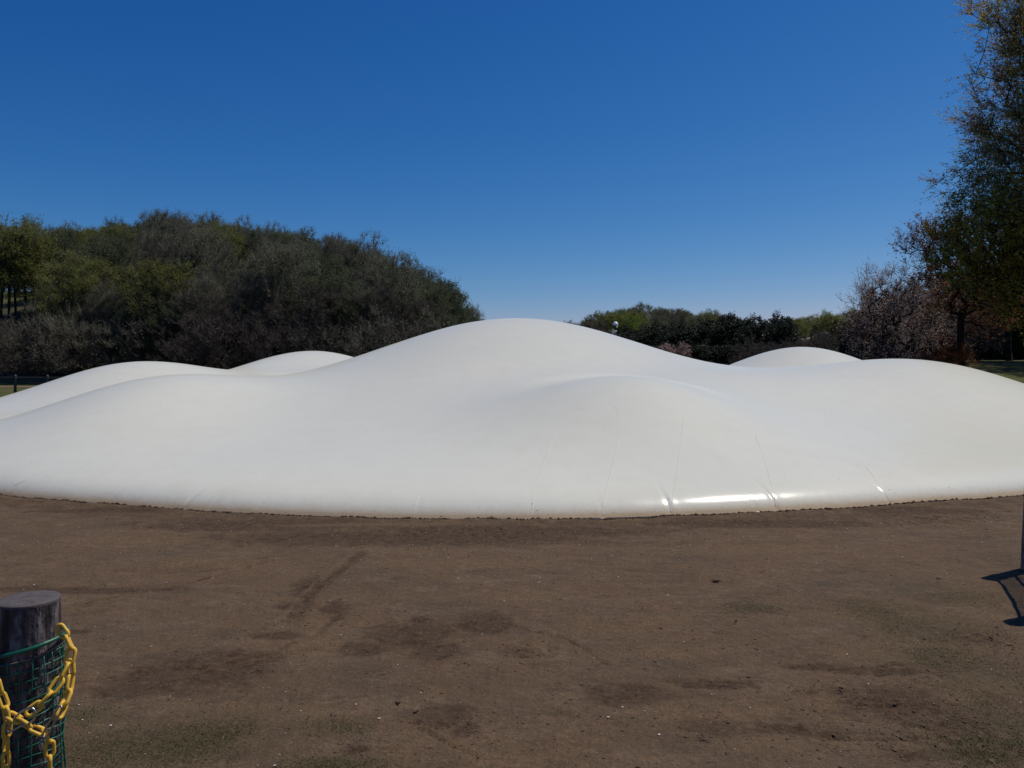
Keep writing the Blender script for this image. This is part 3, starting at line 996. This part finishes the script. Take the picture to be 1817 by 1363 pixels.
put_tree(RB, "red_shrub", "low red-leaved shrub behind the dome's rightmost hump", "bush", at(1655, 47), .62, .0)
put_tree(RB, "red_shrub", "low russet shrub at the left end of the sunny lawn strip", "bush", at(1690, 52), .7, 1.0)
BT = make_tree(81, 25, [(-.6, 0, 17.0, 5.4, 5.0, 7.0), (-3.4, 0, 12.5, 4.6, 4, 4.2), (-4.4, -1, 20.5, 2.6, 2.4, 3.4), (-.9, 0, 22.5, 5.2, 4, 4)], 1450, 8, 1.2, 96, .115, .17, .012, .42, wood='bark_dark', lf='lf_big', shell=.25, trunk_top=.6, up=.05, droop=.1)
put_tree(BT, "tall_tree", "tall airy tree with small mixed green and reddish leaves at the right edge", "tree", at(1918, 47), 1.0, .15)
YT = make_tree(82, 14, [(-1.2, 0, 9.0, 4.8, 4, 3.6), (-4.2, 0, 7.4, 2.6, 2.4, 3.0), (.5, 0, 5.5, 3.8, 3.2, 2.6)], 900, 7, .9, 36, .14, .18, .012, .34, wood='bark_dark', lf='lf_yel', shell=.25, trunk_top=.45)
put_tree(YT, "leafy_tree", "dense yellow-olive tree below the tall airy tree, right of the russet maple", "tree", at(1868, 44), .98, .0)
put_tree(YT, "leafy_tree", "tall olive tree added at the right edge to shade the lawn bank, behind the dense yellow-olive tree", "tree", at(1905, 58), 1.1, 2.2)  # added past the frame edge so its shadow falls on the lawn bank
put_tree(YT, "leafy_tree", "olive tree behind the sunny lawn strip, under the tall airy tree's boughs", "tree", at(1850, 64), .9, 4.0)  # added to throw shade across the front of the lawn bank
for i, (p, y, s) in enumerate(((1560, 75, .75), (1610, 80, .8), (1665, 78, .85), (1725, 84, .8), (1790, 88, .8), (1850, 86, .9), (1520, 82, .6), (1905, 82, .9), (1760, 96, .9), (1700, 95, .9), (1830, 98, 1.), (1640, 95, .9), (1580, 95, .8), (1500, 88, .35), (1530, 78, .35), (1585, 74, .4), (1630, 76, .4), (1680, 80, .45), (1740, 84, .5), (1780, 86, .5), (1850, 88, .6), (1890, 90, .6))):
    X_ = at(p, y)
    r = forest_tree('dark', X_[0], y, s, 1.0, -.2, ("dark evergreen tree in the shade behind the cherry and maple trees on the right", "dark evergreens behind the cherries"))
tk = at(1790, 68)
put_tree(make_tree(91, 9, [(0, 0, 6.5, 3.0, 3, 2.2)], 260, 4, .6, 18, .2, .3, .014, .3, wood='bark_dark', lf='lf_olive', trunk_top=.6), "lawn_tree",
         "olive tree with a short dark trunk on the far edge of the sunny lawn strip", "tree", tk, .95, 0)
# ------------------------------------------------------------------ loudspeaker pole beyond the dome
M['white_metal'] = simple("white_enamel", (.85, .85, .85), .35, .5, vary=.04)
M['horn'] = simple("cream_enamel", (.75, .73, .60), .45, .4, vary=.05)
M['dark_metal'] = simple("dark_painted_steel", (.018, .018, .020), .5, .4)


def lathe(mb, prof, o, ax, n=20):
    ax = np.array(ax, float); ax /= np.linalg.norm(ax)
    u = np.cross(ax, [0, 0, 1.0])
    if np.linalg.norm(u) < .1: u = np.array([1., 0, 0])
    u /= np.linalg.norm(u); v = np.cross(ax, u)
    a = np.arange(n) / n * 2 * np.pi
    V = np.concatenate([np.array(o) + ax * h + r * (np.cos(a)[:, None] * u + np.sin(a)[:, None] * v) for r, h in prof])
    m = len(prof)
    f = [(i * n + k, i * n + (k + 1) % n, (i + 1) * n + (k + 1) % n, (i + 1) * n + k) for i in range(m - 1) for k in range(n)]
    mb.add(V, f)


PY = 45.0
pc = W(1091.5, 640, PY)
root = empty("loudspeaker_pole", (pc[0], PY, 0))
tag(root, "dark pole with white domed lamp and cream horn loudspeaker behind the dome", "loudspeaker pole")
def zpx(py): return CAM - (py - 1.5 - HY) / F_PX * PY
mb = MB(); mb.tube([(0, 0, -.3), (0, 0, 2.0), (0, 0, zpx(584))], [.06, .055, .05], 12); mb.build("pole", M['dark_metal'], root)
mb = MB(); lathe(mb, [(.001, .205), (.07, .19), (.125, .14), (.155, .06), (.165, 0), (.15, -.015), (.001, -.015)], (0.02, 0, zpx(578.5)), (0, 0, 1)); mb.build("lamp_shade", M['white_metal'], root)
mb = MB(); lathe(mb, [(.001, 0), (.13, 0), (.13, -.05), (.06, -.09), (.05, -.2), (.001, -.2)], (0.0, 0, zpx(578.5) - .02), (0, 0, 1)); mb.build("lamp_body", M['dark_metal'], root)
mb = MB(); mb.tube([(.08, -.10, zpx(580)), (.075, -.10, zpx(583.3))], .045, 10); mb.build("bulb_housing", M['white_metal'], root)
mb = MB(); lathe(mb, [(.03, -.02), (.05, .02), (.07, .10), (.14, .20), (.165, .215), (.15, .20), (.05, .10), (.01, .05)], (.06, -.06, zpx(589.4)), (-.85, -.45, -.10)); mb.build("horn_speaker", M['horn'], root)
mb = MB(); mb.tube([(.04, 0, zpx(587)), (.07, -.05, zpx(589))], .02, 8); mb.build("bracket", M['dark_metal'], root)

# ------------------------------------------------------------------ far left fence and path
M['path'] = simple("sandy_path", (.17, .125, .085), .95, .1, vary=.2, scale=2)
M['post_grey'] = simple("weathered_fence_post", (.075, .07, .072), .8, .2)
M['fence_green'] = simple("teal_fence_mesh", (.018, .045, .042), .7, .2)
xs = np.linspace(-60, -8, 60)
yc = 60 + 1.2 * np.sin(xs * .11)
V = np.concatenate([np.stack([xs, yc - 1.6, np.full(60, .022)], -1), np.stack([xs, yc + 1.6, np.full(60, .022)], -1)])
tag(obj("path", np_mesh("path", V, [(i, i + 1, 61 + i, 60 + i) for i in range(59)], M['path'])), kind="structure")
FY = 48.0
root = empty("mesh_fence", ((0 - CX) / F_PX * FY, FY, 0))
tag(root, "low fence with grey posts and teal mesh panel at the far left edge", "fence")
for k in range(-4, 5):
    xx = (27 + 57 * k) / F_PX * FY
    mb = MB(); mb.tube([(xx, 0, -.2), (xx, 0, 1.0), (xx, 0, 1.06), (xx, 0, 1.09)], [.085, .08, .07, .02], 10); mb.build("post", M['post_grey'], root)
x0, x1 = (27 - 57 * 4) / F_PX * FY, (27 + 57 * 4) / F_PX * FY
for z in (.93, .48): 
    mb = MB(); mb.tube([(x0, -.02, z), (x1, -.02, z)], .018, 6); mb.build("rail", M['post_grey'], root)
mb = MB()
q = x0
while q < x1:
    mb.tube([(q, .01, .46), (q, .01, .9)], .011, 4, caps=False); q += .045
for z in np.arange(.48, .9, .045): mb.tube([(x0, .01, z), (x1, .01, z)], .011, 4, caps=False)
mb.build("mesh_panel", M['fence_green'], root)
# ------------------------------------------------------------------ posts, netting, chain
def mat_post():
    q = NT("imitation_wood")
    v = q.coord("Object", (1, 1, .22))
    n1 = q.noise(v, 42, 6, .62)
    n2 = q.noise(q.coord("Object", (1, 1, .5)), 95, 4, .6)
    c = q.ramp(n1, [(.38, (.014, .011, .011)), (.50, (.065, .052, .052)), (.60, (.20, .165, .165))])
    c = q.mix(q.math('MULTIPLY', q.fr(n2, .58, .64), .8), c, (.010, .007, .006))
    q.base(c)
    q.bump(q.math('ADD', n1, q.math('MULTIPLY', n2, .4)), .012, 1.0)
    return q.set(.62, .35)


M['post'] = mat_post()
M['post_top'] = simple("smooth_post_cap", (.085, .074, .073), .75, .3, vary=.6, scale=60)
M['net'] = simple("green_plastic_net", (.006, .095, .060), .4, .45, vary=.15, scale=60)
M['chain'] = simple("yellow_plastic", (.66, .40, .045), .55, .4, vary=.3, scale=22)
M['steel'] = simple("zinc_wire", (.42, .42, .43), .28, .5, 1.0, vary=.1)


def fence_post(x, y, r, h, label, lean=(0, 0)):
    root = empty("fence_post", (x, y, 0))
    tag(root, label, "post", "dark imitation-wood posts by the bare soil")
    n, m = 72, 110
    rs = np.random.RandomState(int(abs(x) * 100))
    a = np.arange(n) / n * 2 * np.pi
    zz = np.linspace(-.15, h - .006, m)
    A, Z = np.meshgrid(a, zz)
    k = np.cos(A) * 6
    rr = r * (1 + .030 * fbm(np.cos(A) * 5 + 9, np.sin(A) * 5 + Z * 5, 4) + .018 * fbm(np.cos(A) * 16 + 3, np.sin(A) * 16 + Z * 22, 3))
    V = np.stack([rr * np.cos(A) + lean[0] * Z, rr * np.sin(A) + lean[1] * Z, Z], -1).reshape(-1, 3)
    idx = np.arange(n * m).reshape(m, n); nx = np.roll(idx, -1, 1)
    f = np.stack([idx[:-1], nx[:-1], nx[1:], idx[1:]], -1).reshape(-1, 4)
    obj("shaft", np_mesh("shaft", V, f, M['post']), root)
    mb = MB()
    lathe(mb, [(.001, .0015), (r * .5, .0022), (r * .8, .0005), (r * .985, 0), (r * 1.01, -.0018), (r * .985, -.008)], (lean[0] * h, lean[1] * h, h), (0, 0, 1), 48)
    mb.build("cap", M['post_top'], root)
    return root


PX0, PY0, PR = -.944, 1.54, .0555
fence_post(PX0, PY0, PR, 1.147, "thick dark imitation-wood post wrapped in green netting, in the near left corner")
fence_post(4.065, 6.2, .06, 1.10, "dark post at the right edge, its shadow lying on the soil", (.05, .0))
fence_post(3.665, 5.20, .06, 1.10, "nearer of the two dark posts at the right, just outside the picture edge")


def netting_wrap():
    mb = MB()
    r = PR + .006
    for i in range(55):
        z = 1.040 - i * .0185
        if z < .02: break
        a = np.linspace(0, 2 * np.pi, 49)[:-1]
        ro = r + .0035 * np.sin(3 * a + i * .9) + .0015 * np.sin(7 * a + i)
        mb.tube(np.stack([PX0 + ro * np.cos(a), PY0 + ro * np.sin(a), z + .0030 * np.sin(2 * a + i * .37) + .010 * np.cos(a)], -1), .0014, 5, closed=True)
    for j in range(20):
        a = j / 20 * 2 * np.pi
        zz = np.linspace(.02, 1.045, 40)
        ro = r + .0025 * np.sin(zz * 40 + j)
        aa = a + .03 * np.sin(zz * 9 + j)
        mb.tube(np.stack([PX0 + ro * np.cos(aa), PY0 + ro * np.sin(aa), zz + .010 * np.cos(a)], -1), .0014, 5)
    me_root = empty("green_netting", (0, 0, 0))
    tag(me_root, "green plastic netting wrapped round the near left post, with a thicker green top cord", "netting")
    mb.build("net", M['net'], me_root)
    mb = MB()
    a = np.linspace(0, 2 * np.pi, 65)[:-1]
    ro = PR + .0085 + .003 * np.clip(np.cos(a - .3), 0, 1)
    mb.tube(np.stack([PX0 + ro * np.cos(a), PY0 + ro * np.sin(a), 1.062 + .014 * np.cos(a - .2)], -1), .0042, 10, closed=True)
    mb.build("top_cord", M['net'], me_root)
    mb = MB()
    ro = PR + .005
    mb.tube(np.stack([PX0 + ro * np.cos(a), PY0 + ro * np.sin(a), 1.046 + .012 * np.cos(a - .5)], -1), .0018, 8, closed=True)
    mb.build("tie_wire", simple("rusty_wire", (.16, .10, .085), .6, .4), me_root)


netting_wrap()


def flat_net(A, B, sA, label):
    A, B = np.array(A, float), np.array(B, float)
    root = empty("green_netting", (A[0], A[1], 0))
    tag(root, label, "netting")
    L = np.linalg.norm(B - A)
    o = np.array([A[0], A[1], 0])
    def P(t, z): return np.array([*(A + (B - A) * t), z]) - o + np.array([.05 * sA * z * (1 - t), 0, 0])
    mb = MB()
    z = .04
    while z < .93:
        mb.tube([P(t, z + .006 * math.sin(t * 9 + z * 20)) for t in np.linspace(0, 1, 14)], .0024, 4, caps=False); z += .034
    for t in np.linspace(.0, 1, int(L / .034)):
        mb.tube([P(t + .004 * math.sin(zz * 12), zz) for zz in np.linspace(.04, .93, 12)], .0024, 4, caps=False)
    mb.build("net", M['net'], root)
    for zc, rr in ((.945, .013), (.49, .012), (.10, .012)):
        mb = MB(); mb.tube([P(t, zc - .05 * math.sin(math.pi * t) * (zc > .2)) for t in np.linspace(0, 1, 20)], rr, 8); mb.build("cord", M['net'], root)
    return root


flat_net((4.065, 6.2), (3.665, 5.20), 1, "green netting with three cords strung between the two posts at the right edge")

# --- chain links
def link_mesh(Lg=.0355, Wd=.0208, r=.0034):
    mb = MB()
    hl, hw = Lg / 2 - Wd / 2, Wd / 2 - r
    pts = [(hw * math.sin(a), 0, hl + hw * math.cos(a)) for a in np.linspace(-math.pi / 2, math.pi / 2, 11)] + [(-hw * math.sin(a), 0, -hl - hw * math.cos(a)) for a in np.linspace(-math.pi / 2, math.pi / 2, 11)]
    mb.tube(pts, r, 10, closed=True)
    o = mb.build("link", M['chain'])
    me = o.data
    bpy.data.objects.remove(o)
    return me


LINK = link_mesh()


def chain(pts, label, roll0=0.0):
    P = np.array([W(*q) for q in pts])
    # smooth path
    t = np.concatenate([[0], np.cumsum(np.linalg.norm(np.diff(P, axis=0), axis=1))])
    s = np.linspace(0, t[-1], 400)
    Q = np.stack([np.interp(s, t, P[:, k]) for k in range(3)], -1)
    pitch = .0272
    n = max(1, int(round(t[-1] / pitch)))
    root = empty("plastic_chain", tuple(Q[0]))
    tag(root, label, "chain")
    for i in range(n):
        c0 = np.array([np.interp((i) * pitch, s, Q[:, k]) for k in range(3)])
        c1 = np.array([np.interp((i + 1) * pitch, s, Q[:, k]) for k in range(3)])
        if np.linalg.norm(c1 - c0) < .012: break
        d = Vector(c1 - c0).normalized()
        view = (Vector((c0 + c1) / 2) - Vector((0, 0, CAM))).normalized()
        xax = view.cross(d).normalized()               # flat to the viewer's side of the post, then turned by quarter steps
        ang = roll0 + (0.35 if i % 2 == 0 else 1.75) + rnd.uniform(-.15, .15)
        xax = Matrix.Rotation(ang, 3, d) @ xax
        yax = d.cross(xax)
        Mx = Matrix((xax, yax, d)).transposed().to_4x4()
        Mx.translation = Vector((c0 + c1) / 2) - Vector(Q[0])
        o = obj("link", LINK, root)
        o.matrix_local = Mx
    return root


chain([(103, 1111, 1.50), (116, 1127, 1.495), (129, 1143, 1.49), (125, 1168, 1.485), (118, 1190, 1.475), (97, 1221, 1.455), (77, 1246, 1.445), (52, 1264, 1.435)],
      "yellow chain draped from the green top cord across the near post's front")
chain([(124, 1172, 1.495), (127, 1205, 1.49), (121, 1234, 1.475), (106, 1268, 1.45)], "short yellow chain hanging at the near post's right side, ending in the slanted steel hook", .5)
chain([(76, 1296, 1.44), (90, 1320, 1.45), (88, 1352, 1.45), (89, 1420, 1.455), (85, 1520, 1.46)], "yellow chain hanging straight down below the slanted steel hook", 1.2)
chain([(80, 1301, 1.437), (58, 1293, 1.43), (36, 1280, 1.43), (18, 1270, 1.43)], "short level length of yellow chain between the two steel hooks on the near post", .3)
chain([(-6, 1205, 1.43), (3, 1238, 1.43), (14, 1265, 1.43), (12, 1300, 1.43), (10, 1335, 1.43), (14, 1420, 1.43)], "yellow chain hanging down the left edge of the near post", .7)


def hook(pts, Y, label, depth=.006):
    P = []
    for i, (a, b) in enumerate(pts):
        p = W(a, b, Y[i] if isinstance(Y, list) else Y)
        P.append(p)
    P = np.array(P)
    n = len(P)
    s = np.linspace(0, n, n * 6, endpoint=False)
    Q = np.array([sum(P[(int(u) + k) % n] * wgt for k, wgt in zip((-1, 0, 1, 2), (-.5 * f + f * f - .5 * f ** 3, 1 - 2.5 * f * f + 1.5 * f ** 3, .5 * f + 2 * f * f - 1.5 * f ** 3, -.5 * f * f + .5 * f ** 3))) for u in s for f in [u - int(u)]])
    mb = MB(); mb.tube(Q - Q[0], .0019, 10, closed=True)
    o = mb.build("steel_hook", M['steel'])
    o.location = tuple(Q[0])
    tag(o, label, "hook", "steel hooks joining the chains")


hook([(28, 1272), (41, 1261), (55, 1256), (63, 1263), (62, 1274), (52, 1283), (35, 1290), (16, 1299), (14, 1290)], 1.425, "open oval steel wire hook at the left front of the near post")
hook([(109, 1254), (103, 1256), (92, 1274), (82, 1290), (76, 1304), (81, 1308), (88, 1298), (98, 1280), (108, 1263)], 1.43, "narrow slanted steel wire hook to the right on the near post")

# ------------------------------------------------------------------ small stuff on the soil
M['grass'] = mat_leaf("short_grass", [(.13, .098, .045), (.095, .088, .030), (.060, .085, .020)], .3)
M['pebble'] = simple("pale_pebbles", (.30, .26, .21), .8, .3, vary=.35, scale=9)
M['petal'] = simple("fallen_petals", (.62, .52, .50), .6, .3, vary=.15)
M['clod'] = simple("soil_crumbs", (.105, .070, .048), .95, .1, vary=.35, scale=14)
M['dead'] = simple("dead_leaf", (.030, .016, .010), .8, .2, vary=.3)
M['straw'] = simple("dry_straw", (.16, .125, .075), .8, .2, vary=.25)


def scatter(n, rs, fn, ylo=2.9, yhi=11.5):
    """points on the open soil, even over the picture's rows rather than over the ground"""
    out = np.zeros((0, 2))
    while len(out) < n:
        m = 6000
        y = np.where(rs.rand(m) < .6, 1 / (1 / yhi + rs.rand(m) * (1 / ylo - 1 / yhi)), ylo + (yhi - ylo) * rs.rand(m))
        x = (rs.rand(m) * 2 - 1) * .72 * y
        ok = (dome_d(x, y) < -.02) & (rs.rand(m) < fn(x, y))
        out = np.concatenate([out, np.stack([x, y], -1)[ok]])
    return out[:n]


def blobs(name, pts, sz, mat, rs, flat=.6, label=None, cat=None):
    ico_v = np.array([(0, 0, 1), (.894, 0, .447), (.276, .851, .447), (-.724, .526, .447), (-.724, -.526, .447), (.276, -.851, .447), (.724, .526, -.447), (-.276, .851, -.447), (-.894, 0, -.447), (-.276, -.851, -.447), (.724, -.526, -.447), (0, 0, -1)])
    ico_f = np.array([(0,1,2),(0,2,3),(0,3,4),(0,4,5),(0,5,1),(1,6,2),(2,7,3),(3,8,4),(4,9,5),(5,10,1),(2,6,7),(3,7,8),(4,8,9),(5,9,10),(1,10,6),(11,7,6),(11,8,7),(11,9,8),(11,10,9),(11,6,10)])
    n = len(pts)
    z = near_z(pts[:, 0], pts[:, 1])
    s = sz(n)
    V = ico_v[None] * s[:, None, None] * (1 + .35 * rs.normal(size=(n, 12, 1)) * .6) * np.array([1, 1, flat])
    V[..., 0] *= (.7 + .8 * rs.rand(n))[:, None]
    a = rs.rand(n) * 6.28
    X = V[..., 0] * np.cos(a)[:, None] - V[..., 1] * np.sin(a)[:, None]
    Yv = V[..., 0] * np.sin(a)[:, None] + V[..., 1] * np.cos(a)[:, None]
    V = np.stack([X, Yv, V[..., 2]], -1) + np.stack([pts[:, 0], pts[:, 1], z + s * flat * .3], -1)[:, None]
    f = (ico_f[None] + (np.arange(n) * 12)[:, None, None]).reshape(-1, 3)
    o = obj(name, np_mesh(name, V.reshape(-1, 3), f, mat, False))
    tag(o, label, cat, kind="stuff")


rs = np.random.RandomState(3)
blobs("gravel", scatter(2600, rs, lambda x, y: .35 + .65 * (dome_d(x, y) > -2.2)), lambda n: .0013 * (1 + 2.2 * rs.rand(n) ** 5) * 1.1, M['pebble'], rs, .6, "pale grit strewn over the brown soil", "gravel")
blobs("soil_crumbs", scatter(9000, rs, lambda x, y: .25 + .75 * stain(x, y, DAMP_SHADE) + .5 * (dome_d(x, y) > -.5)), lambda n: .0014 + .0055 * rs.rand(n) ** 4, M['clod'], rs, .6, "dark crumbs of soil on the bare ground", "soil")
blobs("soil_crumbs", scatter(4200, rs, lambda x, y: stain(x, y, CHURN) ** .8 * (.25 + 1.2 * np.clip(fbm(x * 5, y * 5, 3), 0, 1)) + .2 * tracks(x, y) + .015), lambda n: .0018 + .0095 * rs.rand(n) ** 6, M['clod'], rs, .5, "larger clods of soil kicked up along the scuffs and footprints", "soil")
# a lip of crumbs against the hem
ct = np.arctan2(np.array([gp(px, 900)[1] for px in (0,)]) - DC[1], 1)
tt_ = -np.pi / 2 + (rs.rand(2600) - .5) * 1.35
rr_ = dome_R(tt_) + .008 + .05 * rs.rand(2600) ** 2
blobs("soil_crumbs", np.stack([DC[0] + rr_ * np.cos(tt_), DC[1] + rr_ * np.sin(tt_)], -1), lambda n: .003 + .017 * rs.rand(n) ** 4, M['clod'], rs, .8, "soil crumbs banked against the dome's hem", "soil")


def petals():
    p = scatter(520, rs, lambda x, y: .04 + .96 * np.exp(-((dome_d(x, y) + .6) / 1.4) ** 2))
    n = len(p); z = near_z(p[:, 0], p[:, 1]) + .005
    s = (.0028 + .0045 * rs.rand(n) ** 2)
    a = rs.rand(n) * 6.28
    ring = np.array([(1, 0, .2), (.5, .7, .0), (-.6, .6, .25), (-1, 0, .1), (-.5, -.6, .3), (.5, -.7, .1)])
    V = ring[None] * s[:, None, None]
    X = V[..., 0] * np.cos(a)[:, None] - V[..., 1] * np.sin(a)[:, None]
    Yv = V[..., 0] * np.sin(a)[:, None] + V[..., 1] * np.cos(a)[:, None]
    V = np.stack([X, Yv, V[..., 2]], -1) + np.stack([p[:, 0], p[:, 1], z], -1)[:, None]
    f = np.arange(n * 6).reshape(n, 6)
    tag(obj("fallen_petals", np_mesh("fallen_petals", V.reshape(-1, 3), f, M['petal'], False)), "tiny pale fallen petals scattered on the soil near the dome's hem", "petals", kind="stuff")


petals()


def grass(name, n, fn, hmin, hmax, mat, label, flat=.4, xr=.74, ylo=2.9, yhi=8.5):
    pts = []
    while len(pts) < n:
        m = 20000
        u = rs.rand(m)
        y = 1 / (1 / yhi + u * (1 / ylo - 1 / yhi))
        x = (rs.rand(m) * 2 - 1) * xr * y
        k = rs.rand(m) < fn(x, y)
        pts += list(zip(x[k], y[k]))
    p = np.array(pts[:n])
    z = near_z(p[:, 0], p[:, 1])
    h = hmin + (hmax - hmin) * rs.rand(n) ** 1.6
    a = rs.rand(n) * 6.28
    ln = h * (flat + rs.rand(n) * .9)
    wd = .0007 + .0009 * rs.rand(n)
    dx, dy = np.cos(a), np.sin(a)
    b = np.stack([p[:, 0], p[:, 1], z - .002], -1)
    side = np.stack([-dy * wd, dx * wd, 0 * wd], -1)
    mid = b + np.stack([dx * ln * .4, dy * ln * .4, h * .6], -1)
    tip = b + np.stack([dx * ln, dy * ln, h * (1 - .35 * rs.rand(n))], -1)
    V = np.stack([b - side, b + side, mid + side * .8, mid - side * .8, tip], 1)
    q = (np.arange(n) * 5)[:, None]
    f1 = q + np.array([[0, 1, 2, 3]])
    tri = q + np.array([[3, 2, 4]])
    me = bpy.data.meshes.new(name)
    me.vertices.add(n * 5); me.vertices.foreach_set("co", V.astype(np.float32).ravel())
    me.loops.add(n * 7); me.loops.foreach_set("vertex_index", np.concatenate([f1.ravel(), tri.ravel()]).astype(np.int32))
    me.polygons.add(2 * n)
    me.polygons.foreach_set("loop_start", np.concatenate([np.arange(n) * 4, n * 4 + np.arange(n) * 3]).astype(np.int32))
    me.polygons.foreach_set("loop_total", np.concatenate([np.full(n, 4), np.full(n, 3)]).astype(np.int32))
    me.update(calc_edges=True)
    at_ = me.attributes.new("tint", 'FLOAT', 'POINT')
    at_.data.foreach_set("value", np.repeat(rs.rand(n), 5).astype(np.float32))
    me.materials.append(mat)
    tag(obj(name, me), label, "grass", kind="stuff")


def turf_p(x, y):
    t = stain(x, y, TURF)
    nz = fbm(x * 3, y * 3, 4)
    return np.clip(t * (.55 + 1.2 * nz), 0, 1) ** 1.4


grass("grass", 42000, turf_p, .003, .014, M['grass'], "thin short green grass growing in patches on the soil")
grass("dry_straw", 9000, lambda x, y: np.clip(.10 + turf_p(x, y) + .25 * stain(x, y, DRY), 0, 1) * (dome_d(x, y) < -.1), .002, .006, M['straw'], "dry straw and rootlets lying on the soil", 2.2, yhi=9.5)

for i, (px, py, s, lb) in enumerate(((1270, 1033, .028, "dark curled dead leaf lying alone on the open soil right of centre"), (783, 921, .022, "small dark leaf stuck against the middle of the dome's hem"),
                       (706, 1247, .016, "tiny dark leaf on the soil beside the lower moist patch"), (738, 1263, .015, "dark fleck of leaf just below the lower moist patch"), (1306, 1105, .016, "small dark leaf below the lone curled leaf"),
                       (1665, 1030, .016, "small dark leaf on the soil left of the right post's shadow"))):
    x, y = gp(px, py)
    n = 14
    V = []
    for k in range(7):
        t = k / 6
        wv = math.sin(math.pi * min(t * .93 + .05, 1)) * .42
        for sd in (-1, 0, 1):
            V.append(((t - .5) * s * 2, sd * wv * s, (.30 * abs(sd) + .35 * (t - .5) ** 2 * 2) * s + .002))
    f = [(k * 3 + j, k * 3 + j + 1, k * 3 + 4 + j, k * 3 + 3 + j) for k in range(6) for j in range(2)]
    o = obj("dead_leaf", np_mesh("dead_leaf", V, f, M['dead']))
    o.location = (x, y - (.02 if i == 1 else 0), float(near_z(x, y)) + (.02 if i == 1 else .001))
    o.rotation_euler = (0, .1, i * 1.1 + .3)
    tag(o, lb, "leaf", "dead leaves on the soil")
